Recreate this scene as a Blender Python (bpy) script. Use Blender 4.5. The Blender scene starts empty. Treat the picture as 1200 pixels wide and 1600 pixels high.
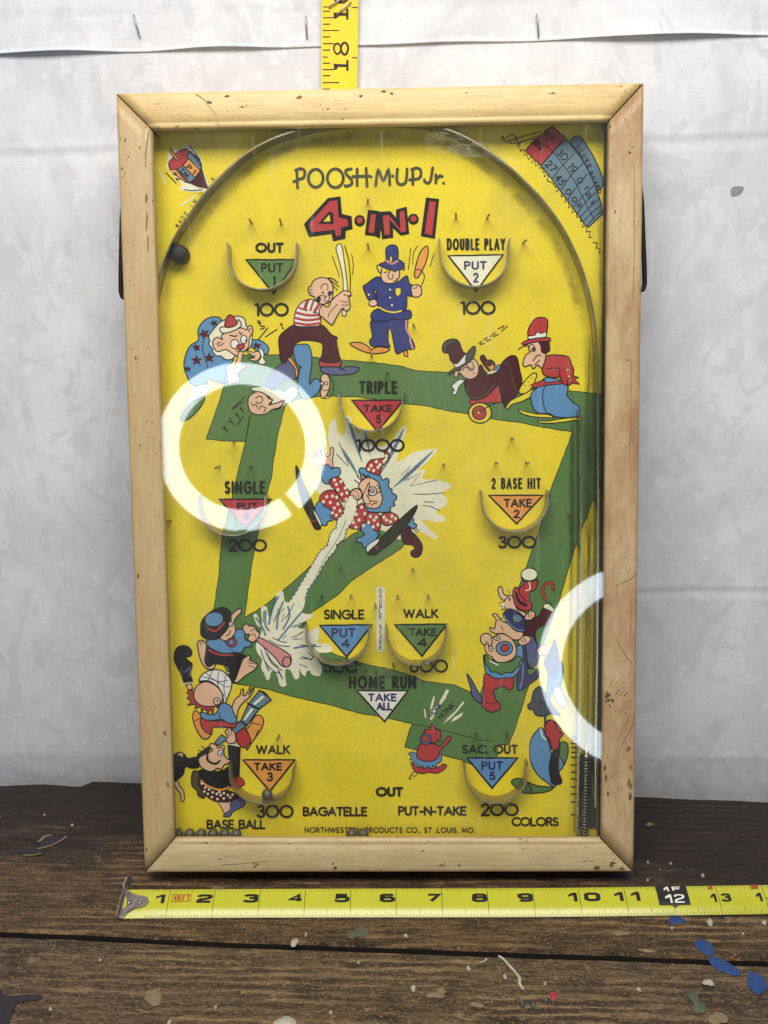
import bpy, math, random
from mathutils import Vector, Matrix
from mathutils.geometry import tessellate_polygon
# One Blender unit is one inch (the place is a bench-top close-up).
S = bpy.context.scene
S.unit_settings.system = 'IMPERIAL'; S.unit_settings.scale_length = 0.0254; S.unit_settings.length_unit = 'INCHES'
COL = S.collection
random.seed(7)
SIN, COS, PI = math.sin, math.cos, math.pi

# ------------------------------------------------------------------ camera
FPX, PITCH, YAW, ROLL = 1495.898, 0.25683, -0.04425, -0.01582
CAM = Vector((0.0, -22.8738, 13.59))
fw = Vector((SIN(YAW)*COS(PITCH), COS(YAW)*COS(PITCH), -SIN(PITCH)))
r0 = Vector((COS(YAW), -SIN(YAW), 0)); u0 = r0.cross(fw)
rt = r0*COS(ROLL)+u0*SIN(ROLL); up = -r0*SIN(ROLL)+u0*COS(ROLL)
cd = bpy.data.cameras.new('camera'); cam = bpy.data.objects.new('camera', cd); COL.objects.link(cam)
cam.matrix_world = Matrix(((rt.x, up.x, -fw.x, CAM.x), (rt.y, up.y, -fw.y, CAM.y), (rt.z, up.z, -fw.z, CAM.z), (0, 0, 0, 1)))
cd.sensor_fit = 'VERTICAL'; cd.sensor_height = 24.0; cd.lens = 24.0*FPX/1600
cd.clip_start = 0.5; cd.clip_end = 2000
S.camera = cam; S.cycles.transparent_max_bounces = 16
S.view_settings.view_transform = 'Standard'; S.view_settings.look = 'None'
S.view_settings.exposure = 0.0; S.view_settings.gamma = 1.0
# ------------------------------------------------------------------ world: dim neutral room
W = bpy.data.worlds.new('World'); S.world = W; W.use_nodes = True
W.node_tree.nodes['Background'].inputs[0].default_value = (0.84, 0.92, 1.0, 1)
W.node_tree.nodes['Background'].inputs[1].default_value = 0.14
# ------------------------------------------------------------------ the soft overhead lamp
def area(name, loc, target, sx, sy, power, col):
    l = bpy.data.lights.new(name, 'AREA'); l.shape = 'RECTANGLE'; l.size = sx; l.size_y = sy; l.energy = power; l.color = col
    o = bpy.data.objects.new(name, l); COL.objects.link(o); o.location = loc
    o.rotation_euler = (Vector(target)-Vector(loc)).to_track_quat('-Z', 'Y').to_euler()
    return o
area('ceiling_lamp', (-1, -24.5, 39), (0, -1, 8), 34, 15, 18600, (1.0, 0.965, 0.91))

# ------------------------------------------------------------------ game frame of reference
AL, YB, XB, RZ, BH, BW, TH = 0.16274, 4.16348, -6.41547, 0.02053, 17.108, 11.073, 1.3
BZ, WY = -0.15, 0.88      # height of the bench top, plane of the canvas
Rz = Matrix.Rotation(RZ, 3, 'Z')
EX = Rz @ Vector((1, 0, 0)); EY = Rz @ Vector((0, SIN(AL), COS(AL))); EN = Rz @ Vector((0, -COS(AL), SIN(AL)))
ORG = Vector((XB, -YB, TH*SIN(AL)))
def ray(px, py): return (rt*((px-600)/FPX) - up*((py-800)/FPX) + fw).normalized()
def onb(px, py, n=-0.62):
    "photo point -> position on the plane of the board n inches in front of the frame's face"
    d = ray(px, py); o = ORG + EN*n; t = (o-CAM).dot(EN)/d.dot(EN); q = CAM + d*t - ORG
    return (q.dot(EX), q.dot(EY))
def ontable(px, py, z=BZ):
    d = ray(px, py); t = (z-CAM.z)/d.z; q = CAM + d*t; return (q.x, q.y)
def onwall(px, py, y=WY):
    d = ray(px, py); t = (y-CAM.y)/d.y; q = CAM + d*t; return (q.x, q.z)
GAME = Matrix(((EX.x, EY.x, EN.x, ORG.x), (EX.y, EY.y, EN.y, ORG.y), (EX.z, EY.z, EN.z, ORG.z), (0, 0, 0, 1)))

# ------------------------------------------------------------------ materials
MATS = {}
def nodes(name):
    m = bpy.data.materials.new(name); m.use_nodes = True; nt = m.node_tree
    return m, nt, nt.nodes, nt.links, nt.nodes['Principled BSDF']
def N(nt, kind, **kw):
    n = nt.nodes.new(kind)
    for k, v in kw.items():
        if k.startswith('i_'): n.inputs[int(k[2:]) if k[2:].isdigit() else k[2:].replace('_', ' ')].default_value = v
        else: setattr(n, k, v)
    return n
def coords(nt, scale=(1, 1, 1), rot=(0, 0, 0)):
    t = N(nt, 'ShaderNodeTexCoord'); m = N(nt, 'ShaderNodeMapping'); m.inputs[2].default_value = rot; m.inputs[3].default_value = scale
    nt.links.new(t.outputs['Object'], m.inputs[0]); return m.outputs[0]
def noise(nt, v, scale, detail=4, rough=.55, dist=0):
    n = N(nt, 'ShaderNodeTexNoise'); n.inputs['Scale'].default_value = scale; n.inputs['Detail'].default_value = detail
    n.inputs['Roughness'].default_value = rough; n.inputs['Distortion'].default_value = dist
    nt.links.new(v, n.inputs['Vector']); return n.outputs['Fac']
def ramp(nt, f, a, b, ca=0.0, cb=1.0):
    r = N(nt, 'ShaderNodeMapRange'); r.inputs[1].default_value = a; r.inputs[2].default_value = b
    r.inputs[3].default_value = ca; r.inputs[4].default_value = cb; nt.links.new(f, r.inputs[0]); return r.outputs[0]
def mix(nt, f, a, b, mode='MIX'):
    m = N(nt, 'ShaderNodeMix', data_type='RGBA', blend_type=mode)
    for sock, val in ((m.inputs[0], f), (m.inputs[6], a), (m.inputs[7], b)):
        if isinstance(val, (int, float)): sock.default_value = val
        elif isinstance(val, tuple): sock.default_value = (*val[:3], 1)
        else: nt.links.new(val, sock)
    return m.outputs[2]
def math_(nt, op, a, b):
    m = N(nt, 'ShaderNodeMath', operation=op)
    for i, v in ((0, a), (1, b)):
        if isinstance(v, (int, float)): m.inputs[i].default_value = v
        else: nt.links.new(v, m.inputs[i])
    return m.outputs[0]
def bump(nt, h, bs, strength=.3, dist=.02):
    b = N(nt, 'ShaderNodeBump'); b.inputs['Strength'].default_value = strength; b.inputs['Distance'].default_value = dist
    nt.links.new(h, b.inputs['Height']); nt.links.new(b.outputs[0], bs.inputs['Normal'])

def ink(name, rgb, grain=.12):
    "printer's ink on card: flat colour with paper grain and a scatter of dust"
    m, nt, ns, ln, bs = nodes('ink_'+name)
    v = coords(nt)
    g = noise(nt, v, 24, 4, .8); c = mix(nt, ramp(nt, g, .35, .68, 0, grain*2.6), rgb, tuple(x*.55 for x in rgb))
    sp = noise(nt, v, 60, 1, .5); dk = sum(rgb) < .12; c = mix(nt, ramp(nt, sp, .66, .74, 0, 0 if dk else .5), c, (.06, .05, .03))
    cl = noise(nt, v, 1.1, 4, .6); c = mix(nt, ramp(nt, cl, .45, .75, 0, 0 if dk else .22), c, (.22, .18, .06))
    ag = noise(nt, coords(nt, (1, .6, 1)), .35, 6, .7, .5); c = mix(nt, ramp(nt, ag, .48, .72, 0, 0 if dk else .30), c, tuple(x*.5+.02 for x in rgb))
    ws = noise(nt, coords(nt, (1.2, 12, 1), (0, 0, .7)), 1.6, 5, .75); c = mix(nt, ramp(nt, ws, .68, .76, 0, 0 if dk else .22), c, (.75, .70, .45))
    ln.new(c, bs.inputs['Base Color']); bs.inputs['Roughness'].default_value = .62; bs.inputs['Specular IOR Level'].default_value = .08 if dk else .3
    MATS[name] = m; return m
INK = dict(yellow=(.90, .70, .016), green=(.095, .215, .048), red=(.50, .024, .032), maroon=(.075, .010, .012), black=(.014, .012, .012),
  lblue=(.115, .30, .55), navy=(.016, .030, .20), cream=(.88, .84, .62), white=(.86, .84, .76), skin=(.86, .52, .33), orange=(.84, .33, .055),
  pink=(.72, .28, .28), purple=(.095, .11, .27), olive=(.055, .05, .022), grey=(.06, .065, .09), deep=(.03, .028, .012), teal=(.05, .13, .19), sblue=(.12, .22, .31), text=(.022, .018, .010), dnavy=(.02, .02, .12))
for k, v in INK.items(): ink(k, v, .16 if k in ('yellow',) else .2 if k in ('green', 'navy', 'lblue', 'purple') else .12)

def painted_wood(name, base, stain, amount, axis):
    m, nt, ns, ln, bs = nodes('painted_wood_'+name)
    sc = (1, 14, 14) if axis == 0 else (14, 1, 14)
    v = coords(nt); vg = coords(nt, sc)
    g = noise(nt, vg, 1.3, 8, .72, .3); c = mix(nt, ramp(nt, g, .38, .62, 0, .62), base, tuple(x*.72 for x in base))
    st = noise(nt, coords(nt, (1, .35, 1) if axis else (.35, 1, 1)), 1.3, 6, .65); c = mix(nt, ramp(nt, st, .42, .72, 0, amount), c, stain)
    gr = noise(nt, vg, 3.2, 5, .7); c = mix(nt, ramp(nt, gr, .60, .72, 0, .35), c, tuple(x*.6 for x in stain))
    # flaked nicks down to the brown wood
    ch = noise(nt, coords(nt, (3, 1.6, 3) if axis else (1.6, 3, 3)), 3.1, 3, .6, .4)
    big = noise(nt, v, .8, 2, .5); th = math_(nt, 'ADD', ch, math_(nt, 'MULTIPLY', math_(nt, 'SUBTRACT', big, .5), .30))
    k = ramp(nt, th, .70, .715); c = mix(nt, k, c, (.11, .05, .02))
    dot = noise(nt, v, 17, 1, .5); k2 = ramp(nt, math_(nt, 'ADD', dot, math_(nt, 'MULTIPLY', math_(nt, 'SUBTRACT', big, .5), .3)), .735, .765, 0, .8); c = mix(nt, k2, c, (.07, .035, .018))
    fi = noise(nt, v, 70, 2, .6); c = mix(nt, ramp(nt, fi, .3, .75, 0, .16), c, (.25, .15, .06))
    # worn edges
    ge = N(nt, 'ShaderNodeNewGeometry'); ed = ramp(nt, ge.outputs['Pointiness'], .53, .62, 0, 1)
    edn = ramp(nt, noise(nt, coords(nt, sc), 1.4, 5, .7), .45, .6); c = mix(nt, math_(nt, 'MULTIPLY', ed, edn), c, (.16, .08, .03))
    big2 = noise(nt, coords(nt, (1, .5, 1) if axis else (.5, 1, 1)), .55, 5, .7); c = mix(nt, ramp(nt, big2, .5, .68, 0, amount*.7), c, stain)
    ln.new(c, bs.inputs['Base Color']); bs.inputs['Roughness'].default_value = .42
    h = math_(nt, 'SUBTRACT', math_(nt, 'ADD', math_(nt, 'MULTIPLY', g, .6), math_(nt, 'MULTIPLY', fi, .15)), math_(nt, 'MULTIPLY', math_(nt, 'ADD', k, k2), .6))
    bump(nt, h, bs, .8, .016)
    return m
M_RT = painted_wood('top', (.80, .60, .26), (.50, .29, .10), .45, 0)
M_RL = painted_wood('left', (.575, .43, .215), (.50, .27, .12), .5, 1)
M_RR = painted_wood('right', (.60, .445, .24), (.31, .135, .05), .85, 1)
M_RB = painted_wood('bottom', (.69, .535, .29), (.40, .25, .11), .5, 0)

def simple(name, rgb, rough=.5, metal=0.0, spec=.5, var=.25, scale=12, bmp=.1):
    m, nt, ns, ln, bs = nodes(name)
    n = noise(nt, coords(nt), scale, 5, .65); c = mix(nt, ramp(nt, n, .3, .7, 0, var*2), rgb, tuple(x*.5 for x in rgb))
    ln.new(c, bs.inputs['Base Color']); bs.inputs['Roughness'].default_value = rough; bs.inputs['Metallic'].default_value = metal
    bs.inputs['Specular IOR Level'].default_value = spec
    if bmp: bump(nt, n, bs, bmp, .01)
    return m
M_STRIP = simple('tarnished_steel', (.46, .40, .29), .34, .85, var=.35, scale=5)
M_RAIL = simple('spring_steel', (.34, .31, .20), .26, .9, var=.3, scale=3)
M_PIN = simple('nail_steel', (.30, .27, .20), .3, .9)
M_BALL = simple('dull_ball_steel', (.17, .155, .12), .55, .6, var=.4, scale=14)
M_RUB = simple('black_rubber', (.012, .012, .012), .6, 0, .4)
M_WIRE = simple('black_wire', (.02, .014, .014), .4, .5)
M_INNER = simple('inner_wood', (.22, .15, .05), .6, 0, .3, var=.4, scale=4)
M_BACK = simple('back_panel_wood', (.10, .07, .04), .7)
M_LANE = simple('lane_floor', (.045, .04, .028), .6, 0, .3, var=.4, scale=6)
M_STAPLE = simple('staple_steel', (.34, .35, .38), .35, .9)
M_HOOK = simple('hook_steel', (.26, .21, .19), .5, .6, var=.4, scale=6)
M_LAMPBODY = simple('lamp_body_plastic', (.03, .03, .03), .5)

def glass():
    m, nt, ns, ln, bs = nodes('old_window_glass'); ns.remove(bs); out = ns['Material Output']
    lw = N(nt, 'ShaderNodeLayerWeight'); lw.inputs[0].default_value = .5
    p = math_(nt, 'POWER', lw.outputs['Facing'], 5.0); f = math_(nt, 'ADD', math_(nt, 'MULTIPLY', p, .9), .042)
    tr = N(nt, 'ShaderNodeBsdfTransparent'); tr.inputs[0].default_value = (.995, 1.0, .995, 1)
    gl = N(nt, 'ShaderNodeBsdfGlossy'); gl.inputs['Roughness'].default_value = .024
    ms = N(nt, 'ShaderNodeMixShader'); ln.new(f, ms.inputs[0]); ln.new(tr.outputs[0], ms.inputs[1]); ln.new(gl.outputs[0], ms.inputs[2])
    # film of dust, a few wiped streaks and specks
    df = N(nt, 'ShaderNodeBsdfDiffuse'); df.inputs[0].default_value = (.62, .62, .58, 1)
    a = noise(nt, coords(nt, (.7, .35, 1), (0, 0, .5)), .55, 4, .6, .8)
    b = noise(nt, coords(nt, (9, .8, 1), (0, 0, .35)), .8, 4, .65)
    c = noise(nt, coords(nt), 22, 1, .5)
    d = math_(nt, 'ADD', ramp(nt, a, .38, .70, .004, .026), math_(nt, 'ADD', ramp(nt, b, .60, .78, 0, .10), ramp(nt, c, .775, .80, 0, .35)))
    m2 = N(nt, 'ShaderNodeMixShader'); ln.new(d, m2.inputs[0]); ln.new(ms.outputs[0], m2.inputs[1]); ln.new(df.outputs[0], m2.inputs[2])
    ln.new(m2.outputs[0], out.inputs[0]); return m
M_GLASS = glass()
def smear():
    m, nt, ns, ln, bs = nodes('dried_tape_residue'); ns.remove(bs); out = ns['Material Output']
    df = N(nt, 'ShaderNodeBsdfDiffuse'); df.inputs[0].default_value = (.75, .72, .62, 1)
    tr = N(nt, 'ShaderNodeBsdfTransparent'); ms = N(nt, 'ShaderNodeMixShader')
    a = noise(nt, coords(nt, (2, 6, 1), (0, 0, -.25)), 1.6, 5, .7, 1.0)
    ln.new(ramp(nt, a, .45, .72, .01, .30), ms.inputs[0]); ln.new(tr.outputs[0], ms.inputs[1]); ln.new(df.outputs[0], ms.inputs[2])
    ln.new(ms.outputs[0], out.inputs[0]); return m
M_SMEAR = smear()
def grime_and_shade(name, sc, rot, lo, hi, mx, col=(.05, .042, .018)):
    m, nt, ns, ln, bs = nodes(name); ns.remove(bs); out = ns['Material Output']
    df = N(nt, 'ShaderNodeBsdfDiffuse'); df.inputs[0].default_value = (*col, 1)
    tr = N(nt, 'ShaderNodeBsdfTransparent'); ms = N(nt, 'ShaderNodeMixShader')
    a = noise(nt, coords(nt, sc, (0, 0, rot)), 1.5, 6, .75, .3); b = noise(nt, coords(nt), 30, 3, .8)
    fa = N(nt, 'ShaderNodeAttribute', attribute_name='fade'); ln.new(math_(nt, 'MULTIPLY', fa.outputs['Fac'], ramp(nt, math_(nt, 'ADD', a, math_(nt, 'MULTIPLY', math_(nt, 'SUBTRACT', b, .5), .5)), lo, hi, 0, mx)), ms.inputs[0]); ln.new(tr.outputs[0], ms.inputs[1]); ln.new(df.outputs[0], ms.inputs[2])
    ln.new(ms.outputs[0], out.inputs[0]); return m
M_GRIME = grime_and_shade('ball_track_grime_shade', (1, 1, 1), 0, .36, .72, .50)  # dark tint for ball dirt and the shade painted beside the arch rail
M_GRIME_SHADE_V = grime_and_shade('lane_grime_shade', (14, .5, 1), 0, .34, .64, .80)  # lane dirt, also the shade painted along the right frame edge

def plank_mat(name, base, dark, tan, seed):
    m, nt, ns, ln, bs = nodes('old_bench_wood_'+name)
    v = coords(nt); vg = coords(nt, (1, 11, 11))
    g = noise(nt, vg, .8, 8, .75, .6); c = mix(nt, ramp(nt, g, .40, .60), dark, base)
    w = noise(nt, vg, 2.2, 7, .75, .4); c = mix(nt, ramp(nt, w, .50, .68, 0, .8), c, tan)
    wd = noise(nt, coords(nt, (1, 7, 7)), 1.7, 7, .75, .6); c = mix(nt, ramp(nt, wd, .52, .66, 0, .8), c, tuple(x*.45 for x in dark))
    br = noise(nt, coords(nt, (1, 1.8, 1)), .8, 8, .72); c = mix(nt, ramp(nt, br, .46, .60, 0, .85), c, tuple(x*.75 for x in dark))
    fl = noise(nt, coords(nt, (1, 1.7, 1)), 2.2, 7, .8, .8); c = mix(nt, ramp(nt, fl, .58, .68, 0, .85), c, tuple(x*1.25 for x in tan))
    wv = N(nt, 'ShaderNodeTexWave', bands_direction='Y'); wv.inputs['Scale'].default_value = 1.35; wv.inputs['Distortion'].default_value = 9; wv.inputs['Detail'].default_value = 5; wv.inputs['Detail Roughness'].default_value = .7
    ln.new(coords(nt, (.22, 1, 1)), wv.inputs['Vector']); wm = ramp(nt, noise(nt, coords(nt, (.4, 1, 1)), .5, 6, .7), .44, .64)
    c = mix(nt, math_(nt, 'MULTIPLY', ramp(nt, wv.outputs['Fac'], .64, 1.0, 0, .75), wm), c, tuple(x*1.15 for x in tan))
    c = mix(nt, math_(nt, 'MULTIPLY', ramp(nt, wv.outputs['Fac'], .36, .10, 0, .6), wm), c, tuple(x*.5 for x in dark))
    gy = noise(nt, coords(nt, (1, 1.5, 1)), 1.1, 7, .75, .3); c = mix(nt, ramp(nt, gy, .56, .70, 0, .3), c, (.10, .085, .085))
    fine = noise(nt, coords(nt, (1, 1.5, 1)), 17, 6, .85); c = mix(nt, ramp(nt, fine, .46, .66, 0, .85), c, tuple(x*.35 for x in dark))
    fin2 = noise(nt, coords(nt, (1, 1.6, 1)), 14, 6, .85, .3); c = mix(nt, ramp(nt, fin2, .53, .70, 0, .75), c, tuple(x*1.7 for x in tan))
    sx = N(nt, 'ShaderNodeSeparateXYZ'); ln.new(v, sx.inputs[0])
    # oil-black soiling along the wall side with a ragged edge
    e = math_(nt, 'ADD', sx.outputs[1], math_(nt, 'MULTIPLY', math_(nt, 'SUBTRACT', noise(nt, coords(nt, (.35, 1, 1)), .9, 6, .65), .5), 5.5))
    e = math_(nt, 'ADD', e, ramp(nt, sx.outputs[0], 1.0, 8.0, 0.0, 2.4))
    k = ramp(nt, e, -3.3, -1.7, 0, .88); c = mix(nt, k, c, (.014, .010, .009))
    vo = N(nt, 'ShaderNodeTexVoronoi'); vo.inputs['Scale'].default_value = 1.35; ln.new(v, vo.inputs[0])
    dd = math_(nt, 'ADD', vo.outputs['Distance'], math_(nt, 'MULTIPLY', noise(nt, v, 9, 2), .06))
    c = mix(nt, ramp(nt, dd, .060, .050, 0, .75), c, (.55, .52, .44))
    vo2 = N(nt, 'ShaderNodeTexVoronoi'); vo2.inputs['Scale'].default_value = 4.6; ln.new(v, vo2.inputs[0])
    c = mix(nt, ramp(nt, vo2.outputs['Distance'], .080, .060, 0, .5), c, (.34, .28, .2))
    ln.new(c, bs.inputs['Base Color']); bs.inputs['Roughness'].default_value = .55; bs.inputs['Specular IOR Level'].default_value = .4
    h = math_(nt, 'ADD', math_(nt, 'MULTIPLY', g, .9), math_(nt, 'ADD', math_(nt, 'MULTIPLY', wd, -.9), math_(nt, 'ADD', math_(nt, 'MULTIPLY', fine, .45), math_(nt, 'MULTIPLY', fl, .5))))
    bump(nt, h, bs, 1.0, .05)
    return m
M_PL = [plank_mat('back', (.195, .105, .050), (.036, .020, .013), (.42, .26, .115), 0), plank_mat('front', (.235, .140, .078), (.040, .024, .017), (.43, .285, .14), 3)]

def cloth_mat():
    m, nt, ns, ln, bs = nodes('painted_canvas')
    v = coords(nt)
    a = noise(nt, coords(nt, (1, 1, .7)), .42, 5, .62, .9); b = noise(nt, coords(nt, (1.2, 1, .8)), 1.1, 4, .6, 1.6)
    c = mix(nt, ramp(nt, a, .34, .66), (.60, .61, .645), (.745, .745, .765))
    c = mix(nt, ramp(nt, b, .56, .60, 0, .45), c, (.79, .79, .81))
    c = mix(nt, ramp(nt, noise(nt, coords(nt, (1, 1, .8)), .75, 3, .5, 2.2), .56, .61, 0, .45), c, (.55, .565, .605))
    sx = N(nt, 'ShaderNodeSeparateXYZ'); ln.new(v, sx.inputs[0])
    wx = math_(nt, 'SINE', math_(nt, 'MULTIPLY', sx.outputs[0], 95.0), 0); wz = math_(nt, 'SINE', math_(nt, 'MULTIPLY', sx.outputs[2], 95.0), 0)
    fb = noise(nt, coords(nt, (30, 30, 2)), 1, 3); fb2 = noise(nt, coords(nt, (2, 30, 30)), 1, 3)
    th = math_(nt, 'ADD', fb, fb2); c = mix(nt, ramp(nt, th, .8, 1.25, 0, .16), c, (.45, .45, .5))
    ln.new(c, bs.inputs['Base Color']); bs.inputs['Roughness'].default_value = .85; bs.inputs['Specular IOR Level'].default_value = .15
    h = math_(nt, 'ADD', math_(nt, 'MULTIPLY', math_(nt, 'ADD', wx, wz), .03), math_(nt, 'ADD', math_(nt, 'MULTIPLY', th, .7), math_(nt, 'MULTIPLY', b, .8)))
    bump(nt, h, bs, .35, .02)
    return m
M_CLOTH = cloth_mat()
M_SMUDGE = simple('grey_smudge', (.36, .36, .385), .8, 0, .2, var=.45, scale=9)
def tape_mat(name, rgb, rough, spec):
    m, nt, ns, ln, bs = nodes(name); v = coords(nt)
    n = noise(nt, v, 1.7, 5, .6); c = mix(nt, ramp(nt, n, .35, .7, 0, .25), rgb, tuple(x*.7 for x in rgb))
    n2 = noise(nt, v, 26, 2, .6); c = mix(nt, ramp(nt, n2, .66, .78, 0, .4), c, tuple(x*.35 for x in rgb))
    ln.new(c, bs.inputs['Base Color']); bs.inputs['Roughness'].default_value = rough; bs.inputs['Specular IOR Level'].default_value = spec
    bump(nt, n2, bs, .1, .004); return m
M_TAPE = tape_mat('lacquered_tape_blade', (.54, .53, .035), .2, .5)
M_CTAPE = tape_mat('vinyl_sewing_tape', (.86, .61, .03), .5, .35)
MATS['mblack'] = simple('tape_black_print', (.012, .012, .012), .35)
MATS['mred'] = simple('tape_red_print', (.55, .07, .03), .35)
MATS['myel'] = M_TAPE
MATS['dblue'] = simple('blue_paint', (.022, .075, .26), .5, 0, .4, .5, 16, .6)
MATS['wpaint'] = simple('white_paint', (.55, .51, .42), .6, 0, .4, .5, 18, .6)
MATS['rpaint'] = simple('red_paint', (.42, .04, .06), .5, 0, .4, .3, 9, .3)
MATS['tan'] = simple('worn_wood_fibre', (.27, .20, .115), .7, 0, .3, .4, 9, .5)
MATS['gpaint'] = simple('green_grey_paint', (.115, .125, .085), .6, 0, .4, .45, 9, .3)
MATS['crack'] = simple('dark_joint', (.012, .008, .005), .9)
MATS['ccloth'] = M_CLOTH

# ------------------------------------------------------------------ mesh helpers
class MB:
    def __init__(s): s.v = []; s.f = []; s.m = []; s.mats = []; s.sm = []
    def mi(s, m):
        if isinstance(m, str): m = MATS[m]
        if m not in s.mats: s.mats.append(m)
        return s.mats.index(m)
    def add(s, vs, fs, m, smooth=False):
        k = len(s.v); i = s.mi(m); s.v += [tuple(a) for a in vs]
        for f in fs: s.f.append([k+j for j in f]); s.m.append(i); s.sm.append(smooth)
    def build(s, name, parent=None, label=None, kind=None):
        me = bpy.data.meshes.new(name); me.from_pydata(s.v, [], s.f); me.update()
        for m in s.mats: me.materials.append(m)
        me.polygons.foreach_set('material_index', s.m); me.polygons.foreach_set('use_smooth', s.sm)
        o = bpy.data.objects.new(name, me); COL.objects.link(o)
        if parent: o.parent = parent
        if label: o['label'] = label
        if kind: o['kind'] = kind
        return o
def empty(name, label, cat, M=None, group=None):
    o = bpy.data.objects.new(name, None); COL.objects.link(o); o.empty_display_size = 1
    if M is not None: o.matrix_world = M
    o['label'] = label; o['category'] = cat
    if group: o['group'] = group
    return o
def tag(o, label, cat, group=None):
    o['label'] = label; o['category'] = cat
    if group: o['group'] = group
    return o
def box(mb, x0, x1, y0, y1, z0, z1, m):
    v = [(x, y, z) for z in (z0, z1) for y in (y0, y1) for x in (x0, x1)]
    mb.add(v, [(0, 2, 3, 1), (4, 5, 7, 6), (0, 1, 5, 4), (2, 6, 7, 3), (0, 4, 6, 2), (1, 3, 7, 5)], m)
def tube(mb, pts, r, m, seg=8, caps=True):
    pts = [Vector(p) for p in pts]; n = len(pts); vs = []; ref = None
    for i, p in enumerate(pts):
        t = (pts[min(i+1, n-1)]-pts[max(i-1, 0)]).normalized()
        if ref is None:
            a = Vector((0, 0, 1)) if abs(t.z) < .9 else Vector((1, 0, 0)); ref = t.cross(a).normalized()
        ref = (ref-t*ref.dot(t)).normalized(); b = t.cross(ref)
        rr = r[i] if isinstance(r, (list, tuple)) else r
        for k in range(seg):
            a = 2*PI*k/seg; vs.append(p+ref*COS(a)*rr+b*SIN(a)*rr)
    fs = [(i*seg+k, i*seg+(k+1) % seg, (i+1)*seg+(k+1) % seg, (i+1)*seg+k) for i in range(n-1) for k in range(seg)]
    if caps: fs += [tuple(range(seg-1, -1, -1)), tuple((n-1)*seg+k for k in range(seg))]
    mb.add(vs, fs, m, True)
def smooth(pts, closed=True, sub=4):
    n = len(pts); out = []
    if n < 3: return list(pts)
    rng = range(n) if closed else range(n-1)
    for i in rng:
        g = (lambda k: pts[k % n]) if closed else (lambda k: pts[max(0, min(n-1, k))])
        p0, p1, p2, p3 = g(i-1), g(i), g(i+1), g(i+2)
        for s in range(sub):
            t = s/sub; t2 = t*t; t3 = t2*t
            out.append(tuple(.5*((2*p1[j])+(-p0[j]+p2[j])*t+(2*p0[j]-5*p1[j]+4*p2[j]-p3[j])*t2+(-p0[j]+3*p1[j]-3*p2[j]+p3[j])*t3) for j in (0, 1)))
    if not closed: out.append(tuple(pts[-1]))
    return out
def ribbon(pts, w, closed=False, cap=True):
    "2-D stroke -> verts, faces"
    q = []
    for p in pts:
        if not q or math.hypot(p[0]-q[-1][0], p[1]-q[-1][1]) > 1e-6: q.append(p)
    if closed and len(q) > 2 and math.hypot(q[0][0]-q[-1][0], q[0][1]-q[-1][1]) < 1e-6: q.pop()
    n = len(q); h = w/2
    if n < 2: return [], []
    vs = []
    def un(a, b):
        d = math.hypot(b[0]-a[0], b[1]-a[1]) or 1; return ((b[0]-a[0])/d, (b[1]-a[1])/d)
    for i in range(n):
        if closed: a = un(q[i-1], q[i]); b = un(q[i], q[(i+1) % n])
        else:
            a = un(q[i-1], q[i]) if i else un(q[0], q[1]); b = un(q[i], q[i+1]) if i < n-1 else a
        tx, ty = a[0]+b[0], a[1]+b[1]; l = math.hypot(tx, ty)
        if l < .2: tx, ty = b; k = 1
        else: tx /= l; ty /= l; k = min(1/max(.35, tx*a[0]+ty*a[1]), 1.7)
        vs += [(q[i][0]-ty*h*k, q[i][1]+tx*h*k), (q[i][0]+ty*h*k, q[i][1]-tx*h*k)]
    fs = [(2*i, 2*i+1, 2*i+3, 2*i+2) for i in range(n-1)]
    if closed: fs.append((2*n-2, 2*n-1, 1, 0))
    elif cap:
        for (p, d, e) in ((q[0], un(q[1], q[0]), (0, 1)), (q[-1], un(q[-2], q[-1]), (2*n-2, 2*n-1))):
            k = len(vs); base = math.atan2(d[1], d[0])
            for j in range(1, 4): a = base-PI/2+PI*j/4; vs.append((p[0]+COS(a)*h, p[1]+SIN(a)*h))
            fs.append((e[1], k, k+1, k+2, e[0]) if e == (2*n-2, 2*n-1) else (e[0], k, k+1, k+2, e[1]))
    return vs, fs
def fill(pts):
    t = tessellate_polygon([[Vector((p[0], p[1], 0)) for p in pts]]); return list(pts), [tuple(x) for x in t]

# ------------------------------------------------------------------ flat print on the card
PZ = -0.62
class Print:
    "collects inked shapes given in points of the traced artwork and lays them on the card"
    def __init__(s, level=0.0): s.mb = MB(); s.z = PZ+.002+level*.06; s.dz = .00008
    def put(s, vs, fs, m):
        if not fs: return
        loc = [onb(x, y, PZ) for x, y in vs]; s.mb.add([(a, b, s.z) for a, b in loc], fs, m); s.z += s.dz
    def poly(s, pts, col, ow=0, sm=True, oc='black'):
        p = smooth(pts) if sm else list(pts)
        if ow: v, f = ribbon(p, ow, True)
        s.put(*fill(p), col)
        if ow: s.put(v, f, oc)
    def line(s, pts, w, col='black', sm=True): s.put(*ribbon(smooth(pts, False) if sm else pts, w), col)
    def ell(s, cx, cy, rx, ry, col, ow=0, rot=0, oc='black'):
        c, n = (COS(rot), SIN(rot)), 20
        p = [(cx+rx*COS(2*PI*i/n)*c[0]-ry*SIN(2*PI*i/n)*c[1], cy+rx*COS(2*PI*i/n)*c[1]+ry*SIN(2*PI*i/n)*c[0]) for i in range(n)]
        s.poly(p, col, ow, False, oc)
    def build(s, name, parent, label=None): return s.mb.build(name, parent, label)

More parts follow.
